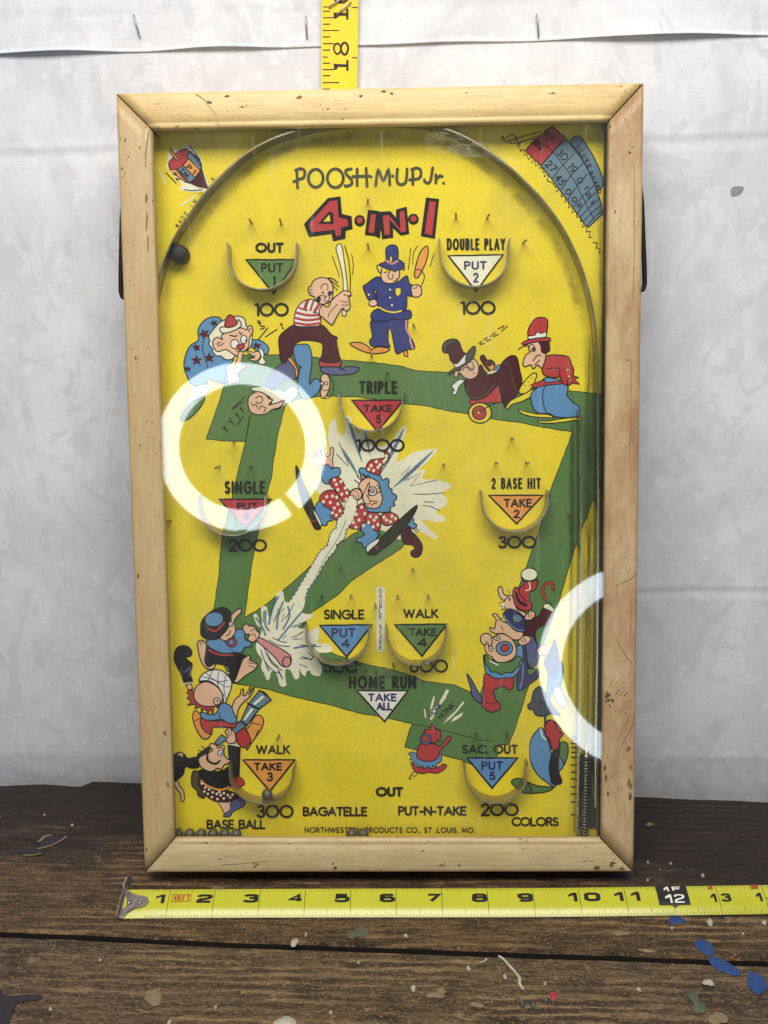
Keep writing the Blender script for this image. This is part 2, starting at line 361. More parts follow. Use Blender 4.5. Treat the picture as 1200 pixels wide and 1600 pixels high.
# drawn geometric alphabet: strokes on a cell w x 1, baseline 0, top 1
def arc(cx, cy, rx, ry, a0, a1, n=14): return [(cx+rx*COS(math.radians(a0+(a1-a0)*i/n)), cy+ry*SIN(math.radians(a0+(a1-a0)*i/n))) for i in range(n+1)]
GL = {
 'A': (.80, [[(0, 0), (.4, 1), (.8, 0)], [(.15, .33), (.65, .33)]]),
 'B': (.56, [[(0, 0), (0, 1), (.28, 1)]+arc(.28, .76, .24, .24, 90, -90)+[(0, .52)], [(.28, .52)]+arc(.30, .26, .26, .26, 90, -90)+[(0, 0)]]),
 'C': (.80, [arc(.5, .5, .5, .5, 48, 312, 20)]),
 'D': (.72, [[(0, 0), (0, 1), (.25, 1)]+arc(.25, .5, .47, .5, 90, -90)+[(0, 0)]]),
 'E': (.50, [[(.5, 1), (0, 1), (0, 0), (.5, 0)], [(0, .52), (.45, .52)]]),
 'F': (.48, [[(.48, 1), (0, 1), (0, 0)], [(0, .5), (.42, .5)]]),
 'G': (.92, [arc(.5, .5, .5, .5, 48, 360, 22)+[(.55, .5)]]),
 'H': (.66, [[(0, 0), (0, 1)], [(.66, 0), (.66, 1)], [(0, .52), (.66, .52)]]),
 'I': (.0, [[(0, 0), (0, 1)]]),
 'J': (.40, [[(.4, 1), (.4, .22)]+arc(.2, .22, .2, .22, 0, -160)]),
 'K': (.60, [[(0, 0), (0, 1)], [(.56, 1), (.03, .48)], [(.16, .6), (.6, 0)]]),
 'L': (.46, [[(0, 1), (0, 0), (.46, 0)]]),
 'M': (.92, [[(0, 0), (.12, 1), (.46, .1), (.80, 1), (.92, 0)]]),
 'N': (.72, [[(0, 0), (0, 1), (.72, 0), (.72, 1)]]),
 'O': (1.0, [arc(.5, .5, .5, .5, 0, 360, 28)]),
 'P': (.52, [[(0, 0), (0, 1), (.26, 1)]+arc(.26, .74, .26, .26, 90, -90)+[(0, .48)]]),
 'Q': (1.0, [arc(.5, .5, .5, .5, 0, 360, 28), [(.6, .3), (1, 0)]]),
 'R': (.56, [[(0, 0), (0, 1), (.26, 1)]+arc(.26, .74, .26, .26, 90, -90)+[(0, .48)], [(.22, .48), (.56, 0)]]),
 'S': (.50, [arc(.25, .75, .23, .25, 35, 270, 12)+arc(.25, .25, .25, .25, 90, -150, 14)[1:]]),
 'T': (.60, [[(0, 1), (.6, 1)], [(.3, 1), (.3, 0)]]),
 'U': (.60, [[(0, 1), (0, .3)]+arc(.3, .3, .3, .3, 180, 360)+[(.6, 1)]]),
 'V': (.74, [[(0, 1), (.37, 0), (.74, 1)]]),
 'W': (1.1, [[(0, 1), (.28, 0), (.55, .95), (.82, 0), (1.1, 1)]]),
 'X': (.66, [[(0, 0), (.66, 1)], [(0, 1), (.66, 0)]]),
 'Y': (.66, [[(0, 1), (.33, .5), (.66, 1)], [(.33, .5), (.33, 0)]]),
 'Z': (.6, [[(0, 1), (.6, 1), (0, 0), (.6, 0)]]),
 '0': (1.0, [arc(.5, .5, .5, .5, 0, 360, 28)]),
 '1': (.22, [[(0, .93), (.22, .97), (.22, 0)]]),
 '2': (.56, [arc(.28, .73, .27, .27, 170, -30, 12)+[(0, 0), (.58, 0)]]),
 '3': (.54, [arc(.26, .76, .23, .24, 150, -90, 12), arc(.26, .27, .28, .27, 90, -155, 12)]),
 '4': (.66, [[(.48, 0), (.48, 1), (0, .28), (.66, .28)]]),
 '5': (.54, [[(.5, 1), (.14, 1), (.07, .55)]+arc(.26, .31, .28, .31, 130, -150, 14)]),
 '6': (.60, [[(.42, 1), (.08, .5)]+arc(.3, .3, .3, .3, 150, 510, 20)]),
 '7': (.56, [[(0, 1), (.56, 1), (.16, 0)]]),
 '8': (.56, [arc(.28, .76, .22, .24, 0, 360, 16), arc(.28, .26, .28, .26, 0, 360, 18)]),
 '9': (.60, [[(.18, 0), (.52, .5)]+arc(.3, .7, .3, .3, -30, 330, 20)]),
 '.': (.0, [[(0, 0), (.001, .03)]]), ',': (.02, [[(.03, .03), (-.03, -.14)]]), '-': (.3, [[(0, .4), (.3, .4)]]),
 '*': (.0, [[(0, .48), (.001, .52)]]), 'r': (.32, [[(0, 0), (0, .6)], [(0, .4), (.1, .56), (.32, .6)]]),
 'o': (.72, [arc(.36, .5, .36, .5, 0, 360, 24)]), ' ': (.3, []),
}
def strokes(txt, gap=.24, alt=None):
    x = 0; out = []
    for i, c in enumerate(txt):
        w, st = GL[c]
        for s in st: out.append([(x+a, b) for a, b in s])
        x += w+gap
    return out, x-gap
def lettering(put, txt, x0, x1, ytop, ybase, w, col, gap=.24, ang=0.0, cap=True, thin=1.0):
    """txt between x0..x1 and ytop..ybase; w = stroke weight in the same points. put(vs, fs, col)"""
    st, L = strokes(txt, gap); h = abs(ybase-ytop)-w; sy = (ybase-ytop)/abs(ybase-ytop); sx = (abs(x1-x0)-w)/max(L, .01) if L > .05 else 1
    if L <= .05: off = (x0+x1)/2; sx = 0
    else: off = x0+w/2
    ca, sa = COS(ang), SIN(ang)
    st2 = []
    for s in st:
        cur = [s[0]]
        for i in range(1, len(s)):
            cur.append(s[i])
            if i < len(s)-1:
                ax, ay = (s[i][0]-s[i-1][0])*max(sx, 1e-6), (s[i][1]-s[i-1][1])*h; bx, by = (s[i+1][0]-s[i][0])*max(sx, 1e-6), (s[i+1][1]-s[i][1])*h
                if ax*bx+ay*by < -.15*math.hypot(ax, ay)*math.hypot(bx, by): st2.append(cur); cur = [s[i]]
        st2.append(cur)
    for s in st2:
        q = [(a*sx, b*h*sy) for a, b in s]; v, f = ribbon(q, w, len(s) > 8 and math.hypot(s[0][0]-s[-1][0], s[0][1]-s[-1][1]) < 1e-4, cap)
        o = []
        for a, b in v:
            X = off+a-x0; Y = -b; o.append((x0+X*ca-Y*sa, (ybase-w/2*sy)+X*sa+Y*ca))
        put(o, f, col)
# ------------------------------------------------------------------ two round studio lamps: the photograph shows both mirrored in the glass
def ring_lamp(px, py, rpx, wpx, L, strength, col, gap, label):
    "placed where the pane at (px, py) mirrors it towards the camera, L inches from the pane"
    a, b = onb(px, py, -.055); H = ORG+EX*a+EY*b+EN*-.055; d = (H-CAM).normalized(); r = d-2*d.dot(EN)*EN
    c = H+r*L; path = (H-CAM).length+L; k = path/FPX*COS(math.atan(math.hypot(px-600, py-800)/FPX)); R = rpx*k; Wd = wpx*k
    q = (-r).to_track_quat('Z', 'Y'); M = q.to_matrix().to_4x4(); M.translation = c
    root = empty('ring_lamp', label, 'lamp', M)
    m, nt, ns, ln, bs = nodes('lamp_diffuser'); bs.inputs['Base Color'].default_value = (.8, .8, .8, 1)
    bs.inputs['Emission Color'].default_value = (*col, 1); bs.inputs['Emission Strength'].default_value = strength
    n = 96; g0, g1 = gap; A = [math.radians(g1+(360-(g1-g0))*i/n) for i in range(n+1)]
    def sweep(prof, mat, nm):
        mb = MB(); vs = [(rr*COS(t), rr*SIN(t), z) for t in A for rr, z in prof]; m_ = len(prof)
        fs = [(i*m_+k, (i+1)*m_+k, (i+1)*m_+(k+1) % m_, i*m_+(k+1) % m_) for i in range(n) for k in range(m_)]+[tuple(range(m_)), tuple(n*m_+k for k in range(m_-1, -1, -1))]
        mb.add(vs, fs, mat, False); return mb.build(nm, root)
    sweep([(R-Wd, .0), (R, .0), (R, .12), (R-Wd*.25, .2), (R-Wd*.75, .2), (R-Wd, .12)][::-1], m, 'diffuser')
    sweep([(R-Wd-.12, -.7), (R+.12, -.7), (R+.12, .06), (R+.02, .06), (R+.02, -.02), (R-Wd-.02, -.02), (R-Wd-.02, .06), (R-Wd-.12, .06)][::-1], M_LAMPBODY, 'housing')
    iv = M.inverted(); z0 = -34.0
    foot = c-EN*0+Vector((0, -1.2, 0)); low = c+(M.to_3x3() @ Vector((0, 0, -1)))*.8; top = low+Vector((0, 0, -R))
    mb = MB(); tube(mb, [iv @ top, iv @ Vector((top.x, top.y, z0+2))], .35, M_LAMPBODY, 10)
    for t in (0, 1, 2): a_ = t*2*PI/3+.4; tube(mb, [iv @ Vector((top.x, top.y, z0+9)), iv @ Vector((top.x+14*COS(a_), top.y+14*SIN(a_), z0))], .3, M_LAMPBODY, 8)
    mb.build('stand', root)
ring_lamp(379, 699, 131, 33, 44, 11, (.80, .90, 1.0), (227, 234), 'round ring lamp on a stand behind the camera to the left, mirrored in the glass')
ring_lamp(1001, 1041, 158, 37, 52, 11, (.78, .89, 1.0), (-91, -89), 'round ring lamp on a stand to the right of the camera')
def P(s):
    v = [float(a) for a in s.replace(',', ' ').split()]; return list(zip(v[::2], v[1::2]))
# ================================================================== THE GAME
game = empty('pinball_game', 'yellow tabletop pinball game under glass in a cream painted wooden frame, leaning on the canvas', 'pinball game', GAME)
# --- frame rails: a moulded profile swept along each side, mitred at the corners
cI = [onb(237, 202, 0), onb(951, 189, 0), onb(939.5, 1311, 0), onb(272, 1311, 0)]     # inner lip corners TL TR BR BL
cO = [(0, BH), (BW, BH), (BW, 0), (0, 0)]
PROF = [(0.0, -2.2), (0.0, -.09), (.015, -.035), (.05, -.008), (.12, .004), (.30, .012), (.60, .016), (.80, .0), (.835, -.022), (.865, -.010), (.93, -.012), (.975, -.035), (1.0, -.09), (1.0, -.145), (.70, -.15), (.70, -2.1)]
def rail(i, j, mat, nm, lab):
    mb = MB(); A, B, a, b = Vector(cO[i]), Vector(cO[j]), Vector(cI[i]), Vector(cI[j]); nseg = 40; vs = []; gap = .017
    rr = random.Random(i*7+3)
    for k in range(nseg+1):
        for (u, z) in PROF:
            t = k/nseg; g = .006 if k in (0, nseg) else 0
            P0 = A.lerp(a, u); P1 = B.lerp(b, u); d = (P1-P0).normalized(); P0 = P0+d*gap; P1 = P1-d*gap
            p = P0.lerp(P1, t); zz = z
            if 0 < k < nseg and .05 < u < .99 and z > -.3: zz += rr.uniform(-.0015, .0015)
            if k in (0, nseg): zz -= .006 if z > -.3 else 0
            vs.append((p.x, p.y, zz))
    m = len(PROF); fs = [(k*m+q, (k+1)*m+q, (k+1)*m+q+1, k*m+q+1) for k in range(nseg) for q in range(m-1)]
    fs += [tuple(range(m)), tuple(nseg*m+q for q in range(m-1, -1, -1))]
    mb.add(vs, fs, mat, False); o = mb.build('frame_rail', game, lab)
    for p in o.data.polygons: p.use_smooth = len(p.vertices) == 4
    return o
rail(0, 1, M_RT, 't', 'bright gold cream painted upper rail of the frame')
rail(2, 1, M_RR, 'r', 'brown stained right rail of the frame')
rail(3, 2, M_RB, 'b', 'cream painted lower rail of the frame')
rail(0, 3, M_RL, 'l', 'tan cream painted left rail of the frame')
mb = MB(); box(mb, .02, BW-.02, .02, BH-.02, -2.198, -1.8, M_BACK)
# dark gaps that show in the four mitres
for a, b in zip(cO, cI):
    A, B = Vector(a), Vector(b); A = A.lerp(B, .04); d = (B-A).normalized(); n_ = Vector((-d.y, d.x))*.012
    q = [A+n_, A-n_, B-n_, B+n_]; mb.add([(p.x, p.y, -.03) for p in q]+[(p.x, p.y, -1.25) for p in q], [(0, 1, 2, 3), (0, 4, 5, 1), (1, 5, 6, 2), (2, 6, 7, 3), (3, 7, 4, 0)], 'crack')
mb.build('back_panel', game)
# chips and scratches in the paint of the rails
MATS['chip'] = simple('bare_brown_wood', (.20, .105, .05), .7, 0, .3, .5, 20, .5); MATS['scr'] = simple('scratch_brown', (.30, .17, .08), .7, 0, .3, .4, 20, .2)
def chip(px, py, rx, ry, m='chip', rot=0):
    rr = random.Random(int(px*7+py)); n = 22; q = []; k1 = rr.uniform(0, 6)
    for i in range(n): a = 2*PI*i/n; k = 1+.25*SIN(2*a+k1)+rr.uniform(-.32, .32); u, v = rx*k*COS(a), ry*k*SIN(a); q.append(onb(px+u*COS(rot)-v*SIN(rot), py+u*SIN(rot)+v*COS(rot), .018))
    v, f = fill(q); mb = MB(); mb.add([(min(max(a, .07), BW-.07), min(max(b, .07), BH-.07), .0185) for a, b in v], f, m); mb.build('paint_chip', game)
for a in ((606, 137, 9, 3.5), (601, 141, 4, 3), (301, 143, 5, 3), (327, 160, 3.5, 2.5), (564, 150, 2.2, 2), (612, 146, 2, 2), (467, 152, 4, 2.5, 'scr'), (355, 150, 5, 1.2), (889, 131, 4, 1.5), (912, 130, 1, 2), (185, 208, 1.8, 5), (187, 216, 1.2, 3), (196, 219, 1.4, 2),
 (229, 345, 1.2, 16, 'scr'), (228.5, 310, 1, 9), (231, 380, 1.3, 12, 'scr'), (190, 263, 2, 1.5), (212, 560, 1.5, 3), (216, 900, 1.4, 4), (207, 1090, 2.3, 5), (219, 1100, 1.6, 3), (217, 1160, 1.5, 4), (213, 1225, 1.3, 4), (225, 1322, 3, 2), (228, 1328, 2, 3), (257, 1145, 2.4, 3, 'scr'), (262, 1225, 1.8, 4, 'scr'),
 (524, 1356, 3, 2.5), (570, 1361, 10, 1.4), (520, 1350, 1.6, 2), (690, 1352, 4, 1.5, 'scr'), (933, 1356, 5, 2.5), (955, 1352, 3, 2), (972, 1357, 3, 1.5), (400, 1350, 5, 1, 'scr'), (947, 1088, 1.8, 5), (951, 1085, 3, 2), (945, 1200, 1.6, 5), (947, 1215, 1.3, 7), (950, 1240, 1.2, 4), (988, 1200, 3, 5, 'scr'), (984, 1225, 3.5, 8, 'scr'), (982, 1170, 3, 4, 'scr'), (990, 1275, 1.4, 8), (996, 760, 1.6, 4), (997, 772, 1, 2), (985, 1245, 2, 6), (961, 330, 1.2, 2), (975, 300, 1, 1), (984, 238, 1.8, 3), (970, 345, 1, 1), (990, 420, 1, 1.4)): chip(*a)
def scr(pts, wd, m='scr'):
    q = [onb(x, y, .018) for x, y in smooth(P(pts), False)]; v, f = ribbon(q, wd/75); mb = MB(); mb.add([(a, b, .0188) for a, b in v], f, m); mb.build('scratch', game)
scr("305,146 318,155 328,168 338,180", .9); scr("995,895 985,905 975,910 963,915", 1.2); scr("986,1118 975,1135 965,1160", 1.0); scr("992,1118 987,1136 975,1158 968,1168", 1.2); scr("962,995 970,1012 982,1030 989,1038", .8, 'chip'); scr("986,935 986,960 985,990", .8); scr("986,560 986,640 984,720", .8); scr("991,260 991,380 989,470", .9); scr("345,1352 380,1349 420,1345", .8); scr("232,205 228,235 227,260", 1.2)
# --- playfield card
X0 = (cI[0][0]+cI[3][0])/2; X1 = (cI[1][0]+cI[2][0])/2; Y1 = (cI[0][1]+cI[1][1])/2; Y0 = (cI[2][1]+cI[3][1])/2
mb = MB(); box(mb, X0-.3, X1+.3, Y0-.3, Y1+.3, PZ-.12, PZ, 'yellow'); field = mb.build('playfield', game)
# inner walls of the case
YW = onb(300, 1303, PZ+.125)[1]-.13
def wall(nm, x0, x1, y0, y1, m):
    mb = MB(); box(mb, x0, x1, y0, y1, PZ-.1, -.155, m); return mb.build(nm, game)
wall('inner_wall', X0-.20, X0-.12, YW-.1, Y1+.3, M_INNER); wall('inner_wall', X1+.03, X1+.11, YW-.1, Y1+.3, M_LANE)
wall('inner_wall', X0-.118, X1+.028, Y1+.16, Y1+.24, M_INNER); wall('inner_wall', X0-.118, X1+.028, YW-.08, YW, M_INNER)

# --- printed artwork ------------------------------------------------
def draw(name, ox, oy, dsl, level, label=None, scale=4.0):
    """tiny drawing list, one shape per line, points in quarter units of the traced artwork from corner ox,oy:
       f colour outline : points   smooth filled shape      F the same with straight edges
       l colour width : points     smooth line              L straight line
       e colour outline : cx cy rx ry [rot degrees]         ellipse"""
    pr = Print(level)
    for ln in dsl.strip().splitlines():
        ln = ln.strip()
        if not ln: continue
        head, pts = ln.split(':'); k, col, w = head.split()[:3]; w = float(w)/scale*(1.22 if float(w) <= 7 else 1)
        if k == 'e':
            v = [float(a) for a in pts.replace(',', ' ').split()]
            pr.ell(ox+v[0]/scale, oy+v[1]/scale, v[2]/scale, v[3]/scale, col, w, math.radians(v[4]) if len(v) > 4 else 0); continue
        q = [(ox+a/scale, oy+b/scale) for a, b in P(pts)]
        if k in 'fF': pr.poly(q, col, w, k == 'f')
        else: pr.line(q, w, col, k == 'l')
    return pr.build(name, field, label)
def wob(pts, amp=.6, step=9, closed=True, seed=1):
    rr = random.Random(seed); out = []
    n = len(pts)
    for i in range(n if closed else n-1):
        a, b = pts[i], pts[(i+1) % n]; L = math.hypot(b[0]-a[0], b[1]-a[1]); k = max(1, int(L/step))
        for j in range(k): t = j/k; out.append((a[0]+(b[0]-a[0])*t+rr.uniform(-amp, amp)*(j > 0), a[1]+(b[1]-a[1])*t+rr.uniform(-amp, amp)*(j > 0)))
    if not closed: out.append(pts[-1])
    return out
G1 = wob(P("379,555 412,554 470,556 532,562 582,566 627,572 650,579 700,582 780,596 887,610 944,617 946,742 922,792 897,860 875,935 850,1003 826,1072 807,1132 795,1163 778,1164 777,1188 735,1194 720,1187 690,1180 650,1172 632,1167 640,1140 644,1131 600,1121 560,1114 510,1100 460,1089 420,1077 362,1067 338,1010 334,952 341,907 347,835 362,780 371,742 381,700 384,690 350,689 322,686 338,640 351,600"), seed=2)
Y1P = wob(P("446,630 477,621 520,619 565,621 632,631 670,635 700,642 767,654 817,661 840,666 895,675 875,727 860,767 845,820 827,872 822,887 790,970 750,1086 732,1080 710,1070 667,1065 632,1052 610,1046 569,1037 530,1025 480,1005 478,962 487,957 525,932 550,907 580,887 627,857 640,840 600,826 562,829 550,835 490,880 455,912 415,945 382,965 384,950 390,907 397,862 415,780 424,747 432,690"), seed=5)
pr = Print(0); pr.poly(G1, 'green', 1.3, False); pr.poly(Y1P, 'yellow', 1.3, False)
pr.line(wob(P("391,648 384,690"), .4, 6, False), 1.3, 'black', False); pr.line(wob(P("389,655 384,690 381,700"), .3, 6, False), 1.1, 'black', False)
pr.line(wob(P("644,1131 672,1136 712,1146 750,1156 768,1158"), .4, 8, False, 3), 1.3, 'black', False)
pr.build('printed_path', field, 'green printed baseball diamond paths with black edges')
LV = .012
draw('printed_figure', 240, 450, """
f lblue 6 : 190,490 200,420 230,360 280,325 278,260 320,200 380,180 425,200 430,300 470,420 500,445 480,480 450,560 440,600 340,570 330,600 285,615 235,600 208,550
f lblue 6 : 600,330 660,325 712,362 718,400 690,415 620,375
l black 5 : 322,300 305,370 325,450 340,500
F maroon 1 : 305,255 318,272 345,262 335,288 352,305 325,305 312,325 302,300 280,292 300,280
F maroon 1 : 368,195 380,208 398,202 390,220 402,232 382,230 374,245 366,228 350,222 366,214
F maroon 1 : 262,345 272,362 292,358 282,374 292,392 270,386 256,396 254,376 240,364 258,362
F maroon 1 : 268,418 280,442 308,440 286,458 296,482 270,468 246,482 254,458 232,442 258,440
F maroon 1 : 348,400 358,425 380,425 364,442 375,468 348,452 324,465 332,440 316,425 338,425
F maroon 1 : 212,485 220,498 236,498 224,510 230,525 212,516 196,522 202,508 190,496 206,496
F maroon 1 : 640,335 650,352 678,350 660,364 668,384 645,372 625,380 632,360 615,348 634,350
f cream 6 : 420,210 470,190 520,175 560,185 575,205 580,240 612,250 615,330 600,375 560,400 510,425 490,445 450,447 420,425 395,425 370,400 368,380 345,350 352,330 345,300 372,262 390,240
f skin 6 : 430,290 540,250 580,262 590,242 610,235 622,270 600,312 592,370 560,400 520,425 480,400 450,385 400,397 375,370 372,330 400,308 430,322
f cream 6 : 415,250 450,240 515,225 530,198 548,235 500,268 430,282
f red 6 : 445,240 455,190 475,168 500,180 515,205 520,228 480,246
l black 5 : 440,345 425,355 405,360 400,345 420,340
l black 5 : 610,255 595,262 600,275
l black 7 : 478,295 505,302 522,298
l black 6 : 535,275 545,290 552,280
e white 5 : 507,350 26 28
e white 5 : 564,322 20 26
e black 0 : 522,360 6 6
e black 0 : 577,330 6 6
e red 5 : 545,367 24 16 -20
l black 5 : 515,385 530,395 560,380
f skin 5 : 520,450 530,405 545,398 560,405 548,470 578,480 560,505 510,545 492,520
f skin 5 : 578,388 620,402 655,395 668,425 645,455 605,450 600,435 625,430 600,412
l black 4 : 600,440 630,435 628,420
f cream 5 : 655,378 680,385 690,410 688,440 702,462 685,478 655,468 660,450 672,430
f cream 5 : 455,500 475,480 510,520 530,560 535,585 500,590 470,600 462,560
f white 5 : 240,625 340,600 345,625 330,660 250,705 235,735 212,722 225,680
f green 6 : 163,828 190,765 250,708 320,682 290,750 220,818
l black 6 : 655,322 715,248
l black 6 : 700,305 772,258
l black 6 : 652,205 655,220 668,222 660,205 672,240 690,238 688,255 668,255
l black 6 : 793,230 800,222 805,250 812,252
""", LV, 'blue coated clown with red cap shushing')
draw('printed_figure', 240, 450, """
f lblue 6 : 870,380 885,360 920,352 965,355 985,400 990,460 980,540 975,600 1000,572 1030,570 1045,600 1030,650 980,690 930,690 900,640 905,560 912,500 890,460
f purple 6 : 700,600 712,560 745,520 790,480 840,445 870,470 895,520 895,570 850,570 800,590 740,640 705,625
f orange 5 : 838,445 855,436 880,465 903,520 900,548 888,560 885,510 865,480
l black 5 : 905,560 915,490 925,500
f cream 5 : 605,632 640,618 700,622 740,640 780,632 820,650 860,615 900,640 880,690 800,745 760,760 730,740 740,700 700,665 650,650
f skin 6 : 590,720 600,675 650,648 700,665 720,690 745,700 720,730 780,715 820,700 790,745 740,760 705,785 650,792 605,772
l black 5 : 640,690 660,675 680,690 675,715 655,720 640,710
l black 5 : 610,720 625,735 640,728 650,752
l black 5 : 660,760 670,740 690,742 700,755 690,775
f skin 6 : 1045,560 1070,535 1098,560 1100,620 1080,672 1055,690 1042,650 1055,610
l black 4 : 1070,537 1110,560 1125,620 1110,675 1080,692 1055,688
e skin 4 : 1052,596 11 11
e skin 4 : 1078,596 11 11
l black 4 : 1055,635 1075,642 1090,635
L black 5 : 500,755 560,712
L black 5 : 490,758 570,680
L black 5 : 520,860 562,800
L black 5 : 430,870 452,885 440,860 470,905 440,880
L black 5 : 465,835 490,840 475,815 500,855
L black 5 : 510,790 525,800 515,775 538,815
L black 5 : 540,750 555,768 545,745 562,778
""", LV+.02, 'sleeping man in blue trousers lying on the path')
draw('printed_figure', 340, 360, """
f red 8 : 640,812 700,828 765,812 768,850 700,855 640,850
f maroon 6 : 478,590 520,602 600,600 640,592 668,602 710,650 748,670 743,695 760,780 765,818 700,828 640,812 652,780 655,710 600,690 520,690 480,720 470,770 440,798 420,830 395,812 388,760 382,690 392,655 430,620
f purple 6 : 650,855 760,855 780,870 800,852 870,855 882,868 850,895 760,905 690,898 652,885
l black 4 : 760,858 770,875
l black 4 : 785,862 795,880
l black 4 : 810,860 818,875
f white 6 : 480,588 482,530 500,480 530,450 570,430 610,440 650,465 640,505 645,560 640,592 600,600 520,602
l red 16 : 486,578 560,590 636,580
l red 16 : 486,548 560,562 638,553
l red 16 : 492,515 560,530 628,530
l red 12 : 505,482 540,495 555,500
l red 20 : 562,440 545,490
l red 14 : 598,445 580,500
l red 20 : 634,462 606,510
l black 4 : 575,432 552,470 560,505
l black 5 : 600,515 632,520 642,560
f skin 6 : 582,350 600,315 640,296 690,302 715,330 722,380 715,432 690,452 650,462 615,442 604,415 580,405 566,380 572,352
l black 4 : 590,370 578,372 582,390 596,395
e black 0 : 631,432 15 22 10
l black 5 : 645,365 655,340 680,335 690,352 688,372
l black 5 : 692,400 700,425 690,445 672,440 668,425 680,412 640,408
e skin 4 : 657,390 7 7
f dnavy 0 : 688,392 700,378 718,385 715,400 700,412
l black 6 : 690,298 720,302 752,328
l black 5 : 690,305 725,325 758,352
l black 5 : 700,315 725,345 750,375
f cream 5 : 740,108 773,88 790,180 805,290 810,340 812,385 788,388 782,290 760,190
l black 5 : 795,95 820,190 830,300 828,378
L black 4 : 718,160 762,290
l black 4 : 838,150 848,210 843,275
f cream 5 : 783,500 803,502 800,534 780,530
f skin 6 : 636,500 655,468 690,480 712,440 760,395 790,378 830,385 832,410 820,415 828,460 825,492 800,505 780,488 745,540 718,590 700,582 650,540 640,535
l black 4 : 690,545 705,510 750,462
l black 4 : 770,440 800,450 815,440
l black 4 : 775,465 800,470 818,460
l black 5 : 790,400 812,410 830,405
""", LV+.09, 'boy in a red striped shirt swinging a bat')
draw('printed_figure', 520, 360, """
f navy 6 : 190,352 215,332 270,292 305,300 330,325 400,325 435,300 465,285 478,330 502,350 495,412 466,410 462,470 450,500 380,515 325,505 290,480 272,450 273,395 255,372 262,395 270,428 225,435 205,400
l black 5 : 272,385 272,440
f skin 6 : 305,240 300,280 312,318 350,332 390,325 415,290 420,240 445,248 445,215 430,205 290,215 278,235 290,262 302,262
f navy 5 : 290,212 330,190 330,130 340,102 370,90 400,100 410,140 410,180 435,195 442,225 425,245 370,250 315,232
L pink 12 : 334,190 370,210 405,192
e yellow 3 : 363,182 7 24
L black 5 : 322,265 342,258
L black 5 : 378,258 398,258
l black 5 : 358,250 345,285 358,305 375,298 374,275
l black 4 : 375,318 392,312 398,302
e cream 2 : 358,370 7 7
e cream 2 : 358,420 7 7
e cream 2 : 370,467 7 8
e cream 2 : 225,402 7 8
F yellow 3 : 390,364 410,358 426,364 425,395 407,415 392,398
F yellow 3 : 252,370 262,385 272,368 266,395
f navy 6 : 245,560 350,555 460,555 466,600 475,650 500,690 510,740 455,745 400,772 380,700 366,630 350,612 345,690 356,730 300,722 245,725 230,690 248,665 240,620
f navy 6 : 250,508 290,490 340,515 430,505 480,500 493,530 480,552 430,560 380,552 350,562 270,570 238,545
l yellow 9 : 290,480 330,503 380,512 428,503
l pink 12 : 460,565 460,615 482,660 485,690 500,738
f skin 5 : 232,440 265,432 278,460 255,475 228,468
l black 5 : 225,465 250,478 275,465
f skin 6 : 492,350 530,340 553,362 552,402 520,418 496,405
l black 4 : 500,362 520,360 530,345
f orange 6 : 580,100 597,115 585,190 540,285 520,297 510,280 520,215 545,140
l black 5 : 520,245 550,248 573,290 552,352
L black 4 : 487,112 472,245
l black 4 : 530,100 505,140 500,215
L black 4 : 633,145 607,225
f orange 6 : 105,708 170,700 225,728 240,745 280,728 350,738 345,755 300,768 235,768 170,748
l black 4 : 240,745 235,765
F orange 5 : 440,755 466,752 470,788 447,785
""", LV, 'policeman in a navy uniform with a club')
draw('printed_figure', 680, 440, """
f red 5 : 215,742 300,720 370,660 400,635 418,750 340,757 230,768
f maroon 6 : 185,620 230,592 268,560 285,520 310,560 350,580 395,560 410,520 445,480 482,462 512,478 530,560 542,625 520,692 495,720 470,765 442,792 420,750 408,700 395,650 372,665 330,710 260,742 215,722 190,680
l olive 6 : 200,660 215,710 260,728 330,695 370,640
l olive 6 : 430,515 462,520 480,600 510,690
f maroon 5 : 280,478 302,458 325,490 352,490 374,520 340,560 310,530
F orange 4 : 328,532 360,515 374,540 345,558
f sblue 4 : 365,570 370,540 395,520 408,525 395,555
L white 6 : 330,575 380,560
f skin 6 : 150,560 190,505 245,485 272,530 262,588 222,610 180,598 150,570 135,600 118,585 130,550
l black 5 : 170,555 190,535 230,545
l black 5 : 195,515 215,555 240,545 235,515
l black 4 : 205,500 240,505
l black 4 : 235,575 248,565
f olive 5 : 80,572 110,548 165,520 210,500 150,550 110,568 95,585
f maroon 6 : 95,490 85,450 50,440 45,410 62,375 110,358 145,372 165,420 175,440 195,460 130,512
f olive 4 : 48,410 60,380 115,358 130,372 80,400 65,448 50,435
f white 5 : 115,512 140,510 188,455 200,480 192,505 132,538
f olive 6 : 190,490 205,440 240,405 252,420 240,470 205,508
f white 5 : 100,655 150,612 182,622 150,655 132,700 108,706 115,668
L black 4 : 108,682 125,682
f yellow 6 : 522,692 545,640 600,580 632,575 628,610 600,668 570,700
e black 0 : 560,650 4 4
e black 0 : 580,628 4 4
e black 0 : 600,605 4 4
e black 0 : 590,650 4 4
f yellow 6 : 440,790 475,742 560,700 612,672 600,715 540,750 480,768 455,795
L black 5 : 330,775 430,745
e yellow 7 : 280,821 72 64
e red 6 : 275,820 43 43
e yellow 4 : 273,818 12 12
L black 6 : 275,815 335,778
L black 6 : 272,385 290,372 280,395 305,385
L black 6 : 305,362 325,348 320,372 345,362
L black 6 : 345,345 375,318 365,345 392,330
L black 6 : 395,295 430,275 415,312 450,280
""", LV, 'sleeping man in a top hat in a barrow')
